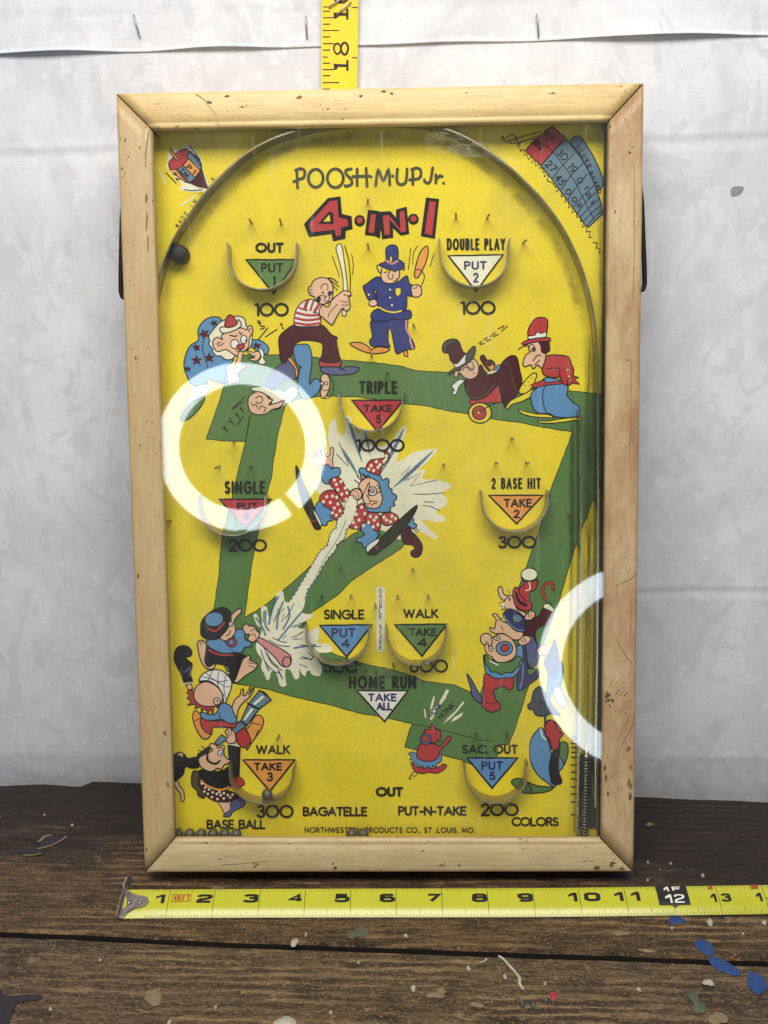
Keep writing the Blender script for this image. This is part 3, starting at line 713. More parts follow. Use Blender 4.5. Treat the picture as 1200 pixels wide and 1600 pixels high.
draw('printed_figure', 680, 440, """
f yellow 5 : 515,795 560,812 640,828 700,830 740,848 690,850 600,842 540,822
f lblue 6 : 600,700 640,660 660,625 700,600 790,620 830,660 822,710 850,740 862,760 895,778 905,835 860,848 800,850 740,842 715,825 660,825 622,805 600,755
l black 5 : 705,640 675,680 675,760 695,820
f yellow 5 : 645,870 700,872 760,862 850,850 905,850 905,860 800,878 720,885 655,882
F red 5 : 600,645 680,612 690,632 795,620 790,640 690,648 615,665
f red 6 : 672,500 700,465 750,458 830,470 852,520 865,550 860,600 845,630 825,645 800,640 780,600 740,600 690,590 668,560
l black 5 : 700,545 740,540 778,545 775,575 790,610
f red 5 : 830,600 860,590 895,600 870,610 900,640 860,635 830,650
e orange 3 : 826,552 12 10
e orange 3 : 836,592 12 10
e orange 3 : 842,618 10 8
f skin 6 : 578,385 620,372 655,385 668,440 692,460 668,540 640,520 612,545 596,520 560,532 548,510 565,460 590,440
l black 5 : 590,440 612,430
l black 5 : 585,410 600,390 620,405
e olive 3 : 616,424 12 14
l olive 7 : 612,495 640,460 660,465
l black 5 : 620,520 655,490
F maroon 5 : 638,368 712,375 716,430 692,448 664,440 660,400
L black 3 : 680,378 684,440
L black 3 : 698,378 702,435
f red 6 : 542,385 580,365 650,352 712,352 715,372 650,375 590,385 560,395
f red 6 : 580,335 590,280 630,230 680,226 702,250 692,330 640,345
f white 5 : 582,342 622,335 636,314 660,325 690,315 690,346 640,352 586,360
L black 5 : 520,425 545,405 570,402
""", LV+.08, 'man in a red hat and blue trousers on skis')
BURST = P("310,70 330,55 345,80 352,130 385,165 398,120 395,60 412,40 430,52 455,120 475,150 500,130 516,118 535,150 545,205 590,225 640,225 700,180 750,110 772,105 780,130 752,210 718,320 760,310 830,265 940,245 972,258 905,330 850,382 898,376 880,430 960,436 1048,462 1052,490 1000,520 1035,560 1025,600 960,640 1018,668 1014,700 950,700 880,690 920,740 972,790 960,812 900,780 850,760 790,800 730,810 690,780 640,760 520,700 400,600 300,560 230,520 196,490 215,440 262,410 250,350 270,310 300,240 290,180 296,110")
def puff(pts, amp, n):
    "scalloped edge"
    out = []; m = len(pts)
    for i in range(m):
        a, b = pts[i], pts[(i+1) % m]; L = math.hypot(b[0]-a[0], b[1]-a[1]) or 1
        k = max(1, round(L/n)); nx, ny = (b[1]-a[1])/L, -(b[0]-a[0])/L
        for j in range(k):
            for t in (0, .25, .5, .75):
                u = (j+t)/k; h = amp*SIN(PI*t); out.append((a[0]+(b[0]-a[0])*u+nx*h, a[1]+(b[1]-a[1])*u+ny*h))
    return out
pr = Print(LV); T = lambda q, ox, oy: [(ox+a/4, oy+b/4) for a, b in q]
pr.poly(T(BURST, 440, 640), 'cream', 0, True)
for q, w in (("415,50 455,180 505,335", 22), ("378,238 430,330 485,425", 20), ("515,122 535,200 555,295", 16), ("768,112 700,250 620,400", 24), ("955,252 830,370 690,495", 24)):
    q = P(q); a, b, c = q; n_ = (-(c[1]-a[1]), c[0]-a[0]); L = math.hypot(*n_); n_ = (n_[0]/L*w/2, n_[1]/L*w/2)
    pr.poly(T([a, (b[0]+n_[0], b[1]+n_[1]), c, (b[0]-n_[0], b[1]-n_[1])], 440, 640), 'sblue', 0, True)
for q in ("358,205 395,290 412,320 416,356 380,318 343,276", "750,410 805,348 768,425 766,448 855,350", "785,440 870,395 805,478 970,440", "825,527 900,530 1012,520", "890,575 950,580", "885,600 930,605 990,632"):
    pr.line(T(P(q), 440, 640), 1.4, 'dnavy', False)
pr.build('printed_splash', field, 'cream burst with blue streaks behind the flying clown')
BODY = "e"
draw('printed_figure', 440, 640, """
f skin 5 : 300,285 305,245 318,236 327,255 318,320 322,362 285,352 240,345 205,335 175,310 170,290 205,298 190,270 200,255 225,290 215,245 235,240 250,285 250,230 265,225 278,290
f lblue 6 : 250,395 255,365 275,345 300,350 312,368 335,362 362,366 368,395 350,420 325,425 300,440 295,465 265,458 250,430
f red 6 : 305,440 340,420 375,438 400,485 430,520 425,580 405,605 375,570 340,510 305,470
f red 6 : 238,550 265,515 310,502 345,520 358,560 380,610 392,640 345,690 320,670 280,620 248,590
f red 6 : 425,735 440,690 455,640 500,585 540,635 570,650 545,700 520,745 470,748
f red 6 : 530,655 570,640 605,655 622,700 610,752 575,770 540,745 525,700
f red 6 : 622,660 680,642 730,672 715,705 660,725 630,710
f lblue 6 : 205,625 225,580 245,572 265,600 300,620 318,652 305,668 322,690 290,700 282,722 255,722 225,690 205,660
f lblue 6 : 500,720 530,706 560,722 575,750 605,775 575,830 540,858 512,862 500,835 475,828 468,805 500,795 518,775 498,755
f lblue 6 : 762,720 790,685 822,682 825,705 845,722 832,742 790,735
f lblue 6 : 482,388 500,364 560,378 610,402 632,440 655,428 672,445 668,480 690,500 690,520 716,535 718,560 700,575 708,598 680,612 680,635 640,642 560,640 530,620 600,560 560,440 510,410
f skin 6 : 480,480 505,440 540,420 585,440 610,465 622,520 630,560 610,608 570,618 530,605 512,575 500,510
l black 5 : 455,440 485,462
l black 5 : 470,412 500,445 490,405 515,440 512,402 530,430 540,410 550,435
e white 6 : 568,510 27 28
e skin 5 : 568,508 14 14
e black 0 : 568,508 5 5
l black 5 : 595,470 618,490 612,515 595,520
e black 0 : 608,492 5 6
l black 5 : 520,505 505,555 522,585 545,590 553,570 530,530
l black 5 : 560,600 580,585 595,590
l black 5 : 558,570 600,575
l black 5 : 545,540 548,455 525,500
f red 6 : 530,378 536,340 560,315 600,308 640,302 648,285 642,268 660,262 672,285 668,315 635,345 622,375 612,408 570,400
e skin 7 : 466,530 37 37
l maroon 3 : 445,505 470,512 480,535 478,560
l maroon 3 : 440,540 462,540 470,565
f deep 5 : 88,360 102,365 130,440 170,520 215,640 235,690 245,740 225,750 205,740 180,690 130,590 100,480
f white 4 : 195,630 212,640 245,700 245,730 222,690
L red 5 : 178,706 215,690
f deep 5 : 845,597 800,700 700,820 620,880 590,905 550,908 530,890 532,860 560,838 610,810 690,730
f white 5 : 528,870 545,842 590,812 612,808 600,835 550,880 540,895
L red 5 : 588,850 600,875
f maroon 6 : 748,760 765,735 800,730 812,760 838,785 865,820 880,860 870,905 845,922 815,915 808,888 832,870 815,845 775,840 752,810
l black 4 : 820,745 850,768
l black 4 : 835,740 862,758
l black 4 : 790,740 795,790 820,800
l black 3 : 600,770 620,780 600,790 622,800
"""+"".join("F cream 0 : %g,%g %g,%g %g,%g %g,%g\n" % (x-11, y-3, x+3, y-13, x+11, y+3, x-3, y+13) for x, y in
 ((342,468),(372,450),(352,500),(398,490),(376,528),(408,520),(404,560),(330,440),(390,588),(282,545),(318,540),(345,548),(305,580),(262,575),(352,590),(330,615),(318,645),(365,632),(342,660),(468,655),(500,610),(520,650),(484,690),(512,725),(450,705),(465,735),(555,668),(592,672),(578,690),(602,718),(572,732),(545,705),(655,690),(690,665),(680,700),(712,680),(640,672),(560,350),(592,325),(640,325),(575,380),(602,360),(655,290),(615,345),(545,372),(652,310))), LV+.05, 'clown in a red and white checked suit hit by a baseball')
TR = T(P("432,535 470,575 462,640 440,700 402,750 392,800 342,842 332,880 292,922 252,982 222,1042 162,1122 138,1200"), 440, 640)+P("468,952 461,962 447,992")+P("432,990 436,965 452,942")+T(P("100,1130 135,1070 200,960 240,890 290,850 310,770 345,740 350,690 390,650 400,590"), 440, 640)
pr = Print(LV+.13); pr.poly(puff(TR, 1.8, 8), 'cream', 1.3, False, 'dnavy')
pr.line(P("541,812 530,838 512,866 500,888 482,925 462,965"), 1.2, 'sblue')
pr.build('printed_smoke_trail', field, 'cream smoke trail of the baseball')
SPL = P("545,250 560,235 578,265 585,300 598,290 592,200 612,188 628,195 642,255 655,250 690,115 705,92 730,98 738,150 755,165 775,165 772,215 830,130 862,130 866,170 848,225 870,235 912,240 908,258 850,295 825,325 880,330 900,345 940,320 958,345 950,420 1000,420 1040,450 1025,475 960,480 925,490 968,560 970,600 950,625 910,615 895,590 875,600 870,625 848,612 828,580 832,625 822,642 800,640 775,590 745,585 745,650 750,680 728,692 705,675 700,640 680,600 655,600 645,640 628,650 612,610 592,570 598,520 570,480 560,430 600,330 570,310")
pr = Print(LV+.14); pr.poly(T(SPL, 260, 900), 'cream', 0, True)
for q in ("700,130 665,200 640,300", "730,160 700,240 690,330", "620,220 618,300 640,340", "850,220 790,290 700,400", "560,260 600,320 620,370", "930,430 860,440 800,450", "760,190 770,250 730,330", "620,540 640,590", "700,590 725,640"):
    pr.line(T(P(q), 260, 900), 3, 'sblue')
for q in ("685,135 645,250", "610,220 604,290", "700,200 672,285 712,210 690,260 736,200", "735,235 722,285 745,255", "800,170 750,260", "865,300 800,320", "780,385 860,345 800,385 855,392 790,398", "750,370 728,388", "835,430 900,438", "920,440 968,440", "880,470 920,505 905,520 835,512", "832,550 880,570", "870,285 780,318", "848,500 910,525"):
    pr.line(T(P(q), 260, 900), 1.3, 'dnavy', False)
for q in ("590,460 620,540 680,600 710,600", "625,480 660,545 725,590", "600,425 650,520 700,570", "640,400 700,432 770,440", "665,385 720,410 750,412"):
    pr.line(T(P(q), 260, 900), 1.5, 'dnavy')
pr.build('printed_splash', field, 'cream splash at the bat of the barefoot batter')
draw('printed_figure', 260, 900, """
f pink 6 : 556,392 580,385 610,395 660,425 730,462 768,490 782,520 772,558 745,568 715,555 690,520 640,470 585,422
e pink 6 : 752,536 26 32 10
f skin 6 : 195,425 212,402 240,408 252,440 245,500 262,540 290,552 305,545 300,572 275,582 240,568 212,515
l black 4 : 210,405 215,430
l black 4 : 225,402 230,425
f black 5 : 258,445 330,485 420,485 475,488 510,515 480,560 462,600 445,655 412,662 385,625 392,570 310,548 262,568 240,530 248,480
f skin 6 : 462,560 480,518 512,498 528,505 520,525 560,540 568,560 558,578 530,600 490,625 450,660 425,662 440,625
l black 4 : 510,540 560,548
l black 4 : 515,558 555,572
f lblue 6 : 248,412 290,390 350,395 400,440 425,395 418,350 462,330 492,345 490,380 500,400 525,410 528,440 490,445 470,478 420,478 350,482 275,448
l red 11 : 265,462 330,490 412,492
l black 4 : 400,455 420,470
f skin 6 : 375,340 395,285 390,260 425,225 460,203 468,225 425,280 432,350 385,402 345,395 340,375
f skin 6 : 478,320 500,298 520,312 545,312 575,345 582,368 565,395 540,412 510,395 520,365 495,360
l black 4 : 525,345 550,330 572,350
l black 4 : 530,370 550,362 560,385
f black 6 : 215,345 225,275 285,218 350,195 395,215 405,258 398,300 370,345 320,392 260,395 225,375
e lblue 3 : 300,270 56 44 -10
l red 11 : 262,328 310,342 362,292
e white 5 : 402,300 12 15
e black 0 : 405,302 4 5
l black 5 : 375,375 395,360 400,340
e red 5 : 408,415 32 29
e lblue 5 : 406,414 18 18
""", LV+.18, 'barefoot batter in a black cap swinging a pink bat')
draw('printed_figure', 260, 900, """
f black 6 : 50,500 62,455 95,435 135,440 160,470 152,498 122,508 140,530 162,552 150,610 162,658 115,668 92,610 58,545
l purple 7 : 118,600 150,570 145,620
L cream 5 : 112,672 160,664
F skin 5 : 122,680 152,670 168,702 140,712
f red 5 : 150,710 190,740 210,790 300,800 335,800 320,820 300,812 290,862 275,828 262,855 240,830 220,842 215,815 180,825 185,800 135,805 155,785 130,762 148,748 130,728
f skin 6 : 172,745 188,690 245,660 305,682 348,728 345,790 300,812 230,810 188,785
f white 6 : 205,658 230,610 290,586 350,592 400,640 408,690 382,762 362,800 350,735 315,690 260,655
l dnavy 4 : 250,605 290,640 330,660 385,650
l dnavy 4 : 290,590 262,650
l dnavy 4 : 330,588 320,660 330,700
l dnavy 4 : 375,610 360,690 372,770
l dnavy 4 : 225,628 300,650 370,690 402,690
l black 5 : 210,655 270,655 325,695 358,745
e cream 4 : 388,605 8 8
e skin 5 : 316,782 22 22
l black 4 : 310,782 320,776 322,788
f orange 6 : 165,880 180,840 215,870 220,910 240,960 275,985 262,1012 225,1012 185,950
l black 4 : 178,905 215,885
f red 6 : 218,890 300,905 380,905 450,912 468,925 440,952 400,945 340,942 290,945 285,985 262,982 225,950
f lblue 6 : 215,850 300,865 340,800 372,795 410,820 438,880 435,915 390,918 345,895 290,900 235,895
l black 5 : 330,850 335,880 360,900
f skin 6 : 412,820 430,770 460,745 468,712 482,708 480,745 500,740 520,698 530,700 515,742 545,698 545,715 520,755 480,790 452,830 440,880 425,860
f orange 6 : 505,1085 540,1030 590,960 608,905 590,872 560,872 535,905 515,945 500,955 522,1010 505,1060
l black 5 : 530,915 590,930
l black 5 : 560,1000 575,960
f red 6 : 440,965 480,945 520,1000 525,1040 490,1070 452,1050 438,1005
F sblue 6 : 512,800 578,832 505,930 465,905
F sblue 6 : 585,712 655,772 580,830 515,795
F cream 0 : 600,745 615,755 555,805 540,798
F cream 0 : 530,825 545,832 495,900 482,895
l black 5 : 505,790 545,812 585,828
F sblue 6 : 460,905 502,935 430,985 412,962
l black 7 : 578,715 615,728 655,775
F sblue 6 : 345,990 385,1015 325,1056 300,1045
f skin 6 : 368,972 392,948 405,955 430,985 432,1035 400,1045 372,1025 385,1000 
l black 4 : 385,960 398,1000
l black 4 : 402,955 412,998
""", LV+.2, 'red bearded man in a checked cap running with a telescope')
draw('printed_figure', 200, 1080, """
F black 5 : 625,335 702,345 695,530 640,540
L cream 8 : 628,328 700,342
f red 5 : 682,535 715,545 728,580 700,592 682,575
f skin 5 : 288,570 310,560 325,590 350,630 352,680 336,686 328,640 300,600
f black 5 : 278,430 298,390 335,380 360,400 375,418 440,412 445,470 400,480 360,470 345,520 300,555 280,545
f skin 4 : 300,405 320,385 345,385 342,412 320,400
f olive 6 : 398,540 408,500 435,498 452,520 440,580 482,635 475,665 440,650 432,620 402,590
f skin 5 : 565,680 640,670 645,725 612,768 590,735
f purple 5 : 598,782 610,760 640,740 645,690 700,665 732,690 720,720 655,752 640,780
f maroon 5 : 440,545 480,580 560,615 625,620 672,640 690,660 640,688 590,692 530,680 480,640 445,590
f black 5 : 450,490 520,500 590,495 640,465 660,520 645,595 575,612 480,572 448,530
l orange 12 : 458,558 500,592 575,615 632,598
f black 5 : 435,400 470,370 505,345 515,360 480,400 448,425
f skin 6 : 442,440 450,410 490,390 530,368 512,345 520,325 550,335 565,355 590,335 602,345 600,385 618,420 642,428 625,450 600,460 585,488 560,480 520,500 465,480
L black 4 : 435,385 460,390
L black 4 : 440,365 465,378
L black 4 : 460,340 480,362
f black 5 : 500,385 505,430 545,448 580,428 555,455 520,450 492,425
e white 5 : 580,385 17 19
e black 0 : 584,387 6 7
l black 5 : 575,345 600,362
"""+"".join("F cream 0 : %g,%g %g,%g %g,%g %g,%g\n" % (x-9, y-3, x+3, y-9, x+9, y+3, x-3, y+9) for x, y in
 ((462,575),(485,600),(508,612),(530,630),(500,640),(555,640),(580,648),(525,660),(600,635),(625,648),(600,668),(560,672),(640,662),(478,625),(655,645),(572,628))), LV+.2, 'bearded man in a kilt at the lower left')
draw('printed_figure', 700, 860, """
l black 22 : 608,308 592,250 612,210 650,205 658,245
l red 14 : 608,306 592,250 612,210 650,205 657,242
f maroon 6 : 600,358 655,378 650,430 620,470 570,480 545,520 560,600 575,645 560,700 540,745 500,750 470,650 440,560 500,430 560,415
f purple 4 : 480,560 530,540 570,640 560,695 535,740 500,700
f cream 5 : 598,340 625,332 660,362 655,385 625,370 600,360
l black 4 : 615,335 620,320 640,325 648,345
f skin 6 : 352,330 360,292 400,285 415,330 435,370 465,380 490,400 470,412 420,395 365,372
f skin 6 : 330,300 312,255 318,230 335,228 350,275 375,282 355,310
L white 9 : 325,345 355,330
L white 9 : 330,362 352,345
L black 4 : 320,330 352,318
l black 4 : 322,345 340,352 335,372 352,365
e black 0 : 385,305 6 14 -20
L black 4 : 375,250 392,275
f skin 6 : 478,428 490,398 515,375 528,380 545,392 535,420 510,435
l black 4 : 505,390 500,420
l black 4 : 520,390 516,420
f red 6 : 405,275 412,238 435,232 455,270 480,305 515,320 525,355 505,375 460,372 425,345
f black 0 : 418,262 432,258 450,310 490,335 500,350 465,345 430,315
f red 6 : 455,165 478,195 540,188 560,182 555,225 540,250 510,262 512,300 490,320 462,290 445,262 452,230 475,205
e cream 6 : 508,150 52 40
l cream 6 : 508,200 512,240 488,250
f skin 6 : 300,430 278,405 288,395 308,402 335,440 370,455 420,500 470,515 450,555 400,555 350,520 300,520 268,505 262,480 290,490 295,465
l black 4 : 330,470 345,500
L black 5 : 345,445 352,450
l black 4 : 310,440 345,420
f dnavy 6 : 345,405 378,365 440,385 480,430 478,500 440,505 390,460
e sblue 4 : 432,425 30 26 20
l lblue 6 : 350,410 390,465 440,498 472,500
f dnavy 6 : 445,580 470,560 490,640 500,740 565,745 562,795 510,835 455,875 430,840
l lblue 7 : 462,640 468,720 465,800 450,860
f lblue 6 : 222,650 245,700 430,600 462,590 470,680 440,760 395,798 330,805 270,795 232,750
f green 6 : 232,650 280,690 340,700 400,690 435,660 460,680 445,705 450,720 420,740 400,765 360,762 335,775 300,760 270,760 255,735 235,710
f skin 6 : 230,610 240,575 280,545 330,520 390,545 425,600 420,660 370,695 310,698 275,668 245,645
f skin 6 : 202,545 225,520 262,525 275,560 270,590 255,600 248,580 225,590 208,575
l black 4 : 235,575 245,565
e white 5 : 306,548 17 14
e black 0 : 306,548 6 6
e white 5 : 268,614 14 16
e black 0 : 268,614 6 6
e lblue 6 : 352,612 52 44
e red 5 : 354,610 26 24
l white 8 : 262,690 310,715
l black 4 : 275,660 285,690
f skin 5 : 438,570 470,535 510,540 515,565 480,590 455,590
l black 4 : 470,545 490,570
l black 4 : 455,555 475,578
f purple 6 : 118,772 155,820 180,870 212,925 215,955 185,945 150,905 142,860
f red 6 : 230,770 300,800 400,795 410,815 405,855 380,872 345,848 310,862 285,870 290,910 300,935 325,962 322,995 300,1002 270,1012 240,995 212,965 222,880
l black 4 : 230,950 270,955 305,942
L skin 6 : 540,740 580,680
f green 4 : 495,745 520,740 555,745 510,780
""", LV, 'stack of three umpire clowns peering over each other')
draw('printed_figure', 700, 860, """
f grey 6 : 498,965 520,945 535,880 575,850 610,900 660,980 700,1030 640,1020 600,1035 550,1028 530,995 505,990
l black 5 : 570,960 585,940 600,960
f skin 5 : 552,625 575,600 610,590 640,610 620,650 575,655
f lblue 6 : 600,1110 640,700 700,690 720,760 690,880 640,900
f red 6 : 610,1080 640,1058 690,1090 710,1150 680,1190 660,1240 640,1230 620,1150
f purple 6 : 600,700 640,640 660,560 680,600 690,700 660,800
f white 5 : 655,880 690,850 720,900 740,950 700,980
f lblue 6 : 590,1110 560,1120 520,1180 510,1260 520,1330 560,1400 620,1450 665,1478 672,1440 650,1300 632,1210 610,1160
l cream 9 : 578,1115 590,1160 610,1180
f green 6 : 395,1445 425,1425 460,1428 500,1448 560,1470 650,1480 645,1495 590,1512 480,1515 430,1485
l black 5 : 500,1450 525,1510
f green 6 : 700,1210 725,1195 748,1215 748,1280 720,1345 695,1310
f lblue 6 : 690,1280 720,1330 705,1370 680,1365
f black 5 : 660,1245 692,1250 690,1370 712,1450 655,1460 640,1420 632,1340
f red 6 : 608,1090 640,1058 672,1085 690,1130 720,1145 700,1175 690,1235 675,1245 650,1240 635,1180 610,1150
""", LV+.14, 'stooping figure in blue trousers partly under the light reflection')
draw('printed_figure', 450, 1080, """
F cream 0 : 884,182 886,140 900,110 935,80 985,-12 1008,-8 985,45 930,115 905,172
F cream 0 : 888,110 896,70 912,28 918,40 908,85 892,120
F cream 0 : 848,108 856,112 865,165 857,168
F cream 0 : 970,205 1000,165 1050,120 1095,62 1102,72 1060,125 1010,175
F cream 0 : 1018,195 1035,165 1095,130 1085,155 1050,180 1025,190
l olive 3 : 886,180 886,140 905,105 935,80 985,-10
l black 4 : 800,500 775,515 758,540 762,552 770,535
l black 4 : 785,505 800,500 805,520 785,532 772,520
f red 5 : 768,440 800,470 900,480 935,475 970,455 990,462 985,480 935,512 880,508 830,515 785,492
f lblue 5 : 755,390 780,380 830,400 940,390 960,410 955,440 930,455 925,480 905,465 895,488 875,468 850,485 840,462 815,478 805,455 785,455 780,430 762,425 772,408
f red 6 : 805,395 815,345 850,322 930,335 948,345 970,320 1000,285 1018,282 1015,305 975,350 950,372 940,410 905,435 850,435 812,420
f red 6 : 850,268 855,240 885,238 895,208 908,205 922,235 948,250 955,275 945,300 920,322 880,315 855,290
l black 5 : 930,300 945,318 962,305
l black 4 : 915,265 930,270
e purple 5 : 860,298 34 36
e red 3 : 858,296 20 21
""", LV+.02, 'small red dog in a blue frill')
pr = Print(LV+.2)
lettering(pr.put, 'HONK', 674, 699.5, 1113, 1121, 1.3, 'dnavy', .3, -math.radians(47))
lettering(pr.put, 'HONK', 688, 720, 1116.5, 1125, 1.3, 'black', .3, -math.radians(44)); pr.build('printed_lettering', field)
# scoreboard ---------------------------------------------------------
draw('printed_scoreboard', 720, 100, """
f black 0 : 380,535 375,540 385,545
L black 5 : 350,520 362,500 375,548 392,530 400,575 412,560 425,600 440,575 445,620 460,600 470,640 485,615 492,655 505,640 515,680 530,665 520,705 550,690 540,730 575,745 590,770 610,760 595,800 630,780 628,830 655,820 650,865 672,850 675,900 700,880 695,930 722,915 725,960 745,945 750,985 772,980 758,1020 790,1010 785,1050 810,1045 800,1085 822,1080
L black 5 : 825,1115 855,1120 845,1150 870,1155 865,1185
l black 5 : 290,490 255,465 262,450 275,470 320,440 345,465 300,480 330,500 350,460 360,500 380,480
L black 5 : 330,470 505,420
L black 5 : 350,500 480,450
F red 6 : 402,540 470,470 545,405 575,388 612,425 655,462 580,540 502,636
L black 5 : 540,512 578,552
L black 5 : 470,470 540,520
f sblue 6 : 685,482 740,450 800,530 850,620 892,742 845,785 790,650 740,560
F sblue 6 : 502,636 580,545 658,468 700,520 760,600 810,690 850,790 880,880 885,940 800,1020 780,1010 720,925 650,830 570,722
l black 5 : 578,552 640,630 710,730 760,830 835,975
L black 5 : 572,718 620,650 712,560
L black 5 : 625,790 685,700 765,620
L black 5 : 668,850 735,750 790,690
L black 5 : 700,895 760,830 832,758
L black 5 : 730,930 775,870 850,795
L black 5 : 745,960 800,900 868,840
L black 5 : 765,985 815,935 876,880
L black 5 : 790,1010 830,965 882,915
""", LV, 'grey blue printed scoreboard')
pr = Print(LV+.2); A = math.radians
def tx(t, x, y, w, h, ang, sw=1.3, c='black', gap=.3): lettering(pr.put, t, x, x+w, y-h, y, sw, c, gap, A(ang))
tx('VISITORS', 848, 207, 20, 8, 43, 1.1, 'maroon'); tx('SWFM', 829, 223, 20, 10, 43, 1.3, 'maroon')
tx('30', 869, 241, 18, 12, 42, 1.5); tx('27', 851, 258, 18, 12, 45, 1.5); tx('19', 886, 261, 14, 12, 52, 1.4); tx('45', 866, 279, 16, 12, 52, 1.5)
tx('0', 900, 281, 9, 10, 58); tx('0', 882, 299, 9, 10, 58); tx('1', 912, 294, 3, 8, 62); tx('0', 892, 311, 8, 9, 60); tx('11', 900, 320, 6, 8, 64); tx('21', 915, 303, 8, 8, 66); tx('5', 922, 316, 5, 7, 66)
for ch, x, y, a in (('S', 899, 229, 50), ('C', 903.5, 236, 52), ('O', 908.5, 243, 56), ('R', 913, 251, 58), ('E', 917, 259, 60), ('B', 920, 270, 64), ('O', 923.5, 277, 66), ('A', 927, 284, 68), ('R', 930, 291, 68), ('D', 933, 298, 70)):
    tx(ch, x, y, 5.5, 6.5, a, 1.1, 'black')
pr.mb.build('printed_lettering', field, kind='stuff')
draw('printed_spinning_top', 160, 100, """
f cream 0 : 405,650 410,590 418,530 440,520 465,540 530,500 545,500 600,570 622,600 625,650 670,770 655,792 560,800 500,790 480,775 500,752 440,690
F maroon 5 : 622,655 658,778 600,768 546,744 580,715
f red 6 : 420,650 418,610 440,590 475,545 520,532 540,545 600,590 620,655 580,715 545,745 490,715 455,680
F sblue 5 : 538,545 605,600 622,655 580,660 530,580
F orange 5 : 505,632 540,592 612,665 578,712
F sblue 5 : 465,660 505,635 582,712 544,742
F orange 5 : 418,660 462,660 520,742 490,720
f orange 5 : 420,540 432,530 470,590 472,602 460,598 430,562
L black 6 : 398,680 460,745
L black 6 : 545,510 612,600
L black 5 : 552,545 605,610
l black 5 : 512,785 560,792 625,785
l cream 9 : 490,882 540,850 580,820
L cream 6 : 350,650 395,750
L black 4 : 560,560 612,640
L black 4 : 470,650 500,690
""", LV, 'red and blue spinning top')
pr = Print(LV+.2); tx('P1', 291, 262, 16, 8, 45, 1.5, 'black', .5); tx('TM', 280, 267, 17, 8, 47, 1.4); tx('PZ', 270, 273, 14, 6, 52, 1.2); pr.build('printed_lettering', field)
# curved small print along the upper left rail
pr = Print(LV)
for i, ch in enumerate('MADE IN U.S.A.'):
    if ch == ' ': continue
    a0 = (278+i*4.6-.05*i*i*0, 357-i*6.6+i*i*.045); tx(ch, a0[0], a0[1], 4.6 if ch not in 'I.' else 1.3, 7.2, -56+i*.8, 1.0, 'text')
for i in range(12): tx('DPRESSEROTEC'[i], 364+i*3.7, 262-i*2.4, 2.8, 4.6, -34, .8, 'text')
pr.mb.build('printed_lettering', field, kind='stuff')

# --- lettering ------------------------------------------------------
pr = Print(LV+.22)
for q in ("471,268 463,290 465,294", "461,266 475,264 478,272 472,281 459,283"): pass
w = 4.4
ELL = lambda cx, cy, rx, ry: ' '.join('%g,%g' % (cx+rx*COS(t*PI/14), cy+ry*SIN(t*PI/14)) for t in range(29))
for grp in (("464,269 465,293.5", "462,266 470,263.5 476,267 475,277 468,280 459,284"), (ELL(493.5, 278.5, 11.5, 14),), (ELL(524, 278.5, 12.5, 14.5),), ("549,264 541,266 541,272 549,281 549,288 541,291 539,290",), ("558,264 558,290", "572,263 573.5,291", "551,276 566,275.5 577,275"), ("579,276 580,276.2",), ("587,290 591,266 599,282 607,265 609,289",), ("613,275 614,275.2",),
 ("621,264 620,281 624,288 632,287 635,280 636,264",), ("645,265 645,288", "643,265 651,262.5 657,266 657,276 650,280 640,281"), ("676,262 673,281 669,286 664,284 663,281",), ("681,273 681,286", "682,280 687,275 691,276"), ("692.8,286 693.3,286.3",)):
    pr = Print(LV+.22)
    for pts in grp: pr.line(P(pts), w, 'olive')
    pr.build('printed_letter', field)
draw('printed_numeral', 430, 180, """
F black 0 : 180,682 205,652 330,518 408,508 418,618 478,632 484,712 442,722 438,772 362,788 350,742 212,762
F red 0 : 212,690 222,668 342,538 388,532 396,640 452,652 456,692 412,702 410,750 382,758 370,716 226,732
F black 0 : 268,680 340,600 362,612 366,682
F yellow 0 : 302,665 340,622 344,664
""", LV+0.16, 'red 4 of the 4 IN 1 title with black outline')
draw('printed_numeral', 430, 180, """
e black 0 : 528,660 34 36
e red 0 : 528,658 19 20
""", LV+0.172, 'red first dot of the 4 IN 1 title with black outline')
draw('printed_numeral', 430, 180, """
F black 0 : 580,592 640,598 655,604 720,600 755,640 755,590 822,572 838,742 785,752 735,705 738,765 668,774 662,720 640,758 560,748
F red 0 : 600,618 628,620 618,738 582,732
F black 0 : 640,625 664,628 655,770 632,760
F red 0 : 672,630 708,624 782,712 778,606 806,594 820,724 790,734 712,648 718,745 684,752
""", LV+0.184, 'red word IN of the 4 IN 1 title with black outline')
draw('printed_numeral', 430, 180, """
e black 0 : 864,650 34 34
e red 0 : 864,648 19 19
""", LV+0.196, 'red second dot of the 4 IN 1 title with black outline')
draw('printed_numeral', 430, 180, """
F black 0 : 942,515 1024,524 998,772 910,755
F red 0 : 964,538 1004,542 980,752 934,740
""", LV+0.208, 'red numeral 1 of the 4 IN 1 title with black outline')
def words(lst, nm='printed_lettering', col='text'):
    for (t, a, b, c, d, w, g) in lst:
        pr = Print(LV+.24); lettering(pr.put, t, a, b, c, d, w*(1.07 if w < 4 else .92), col, g); pr.build(nm, field, 'printed word '+t if any(ch.isalpha() for ch in t) else 'printed number '+t)
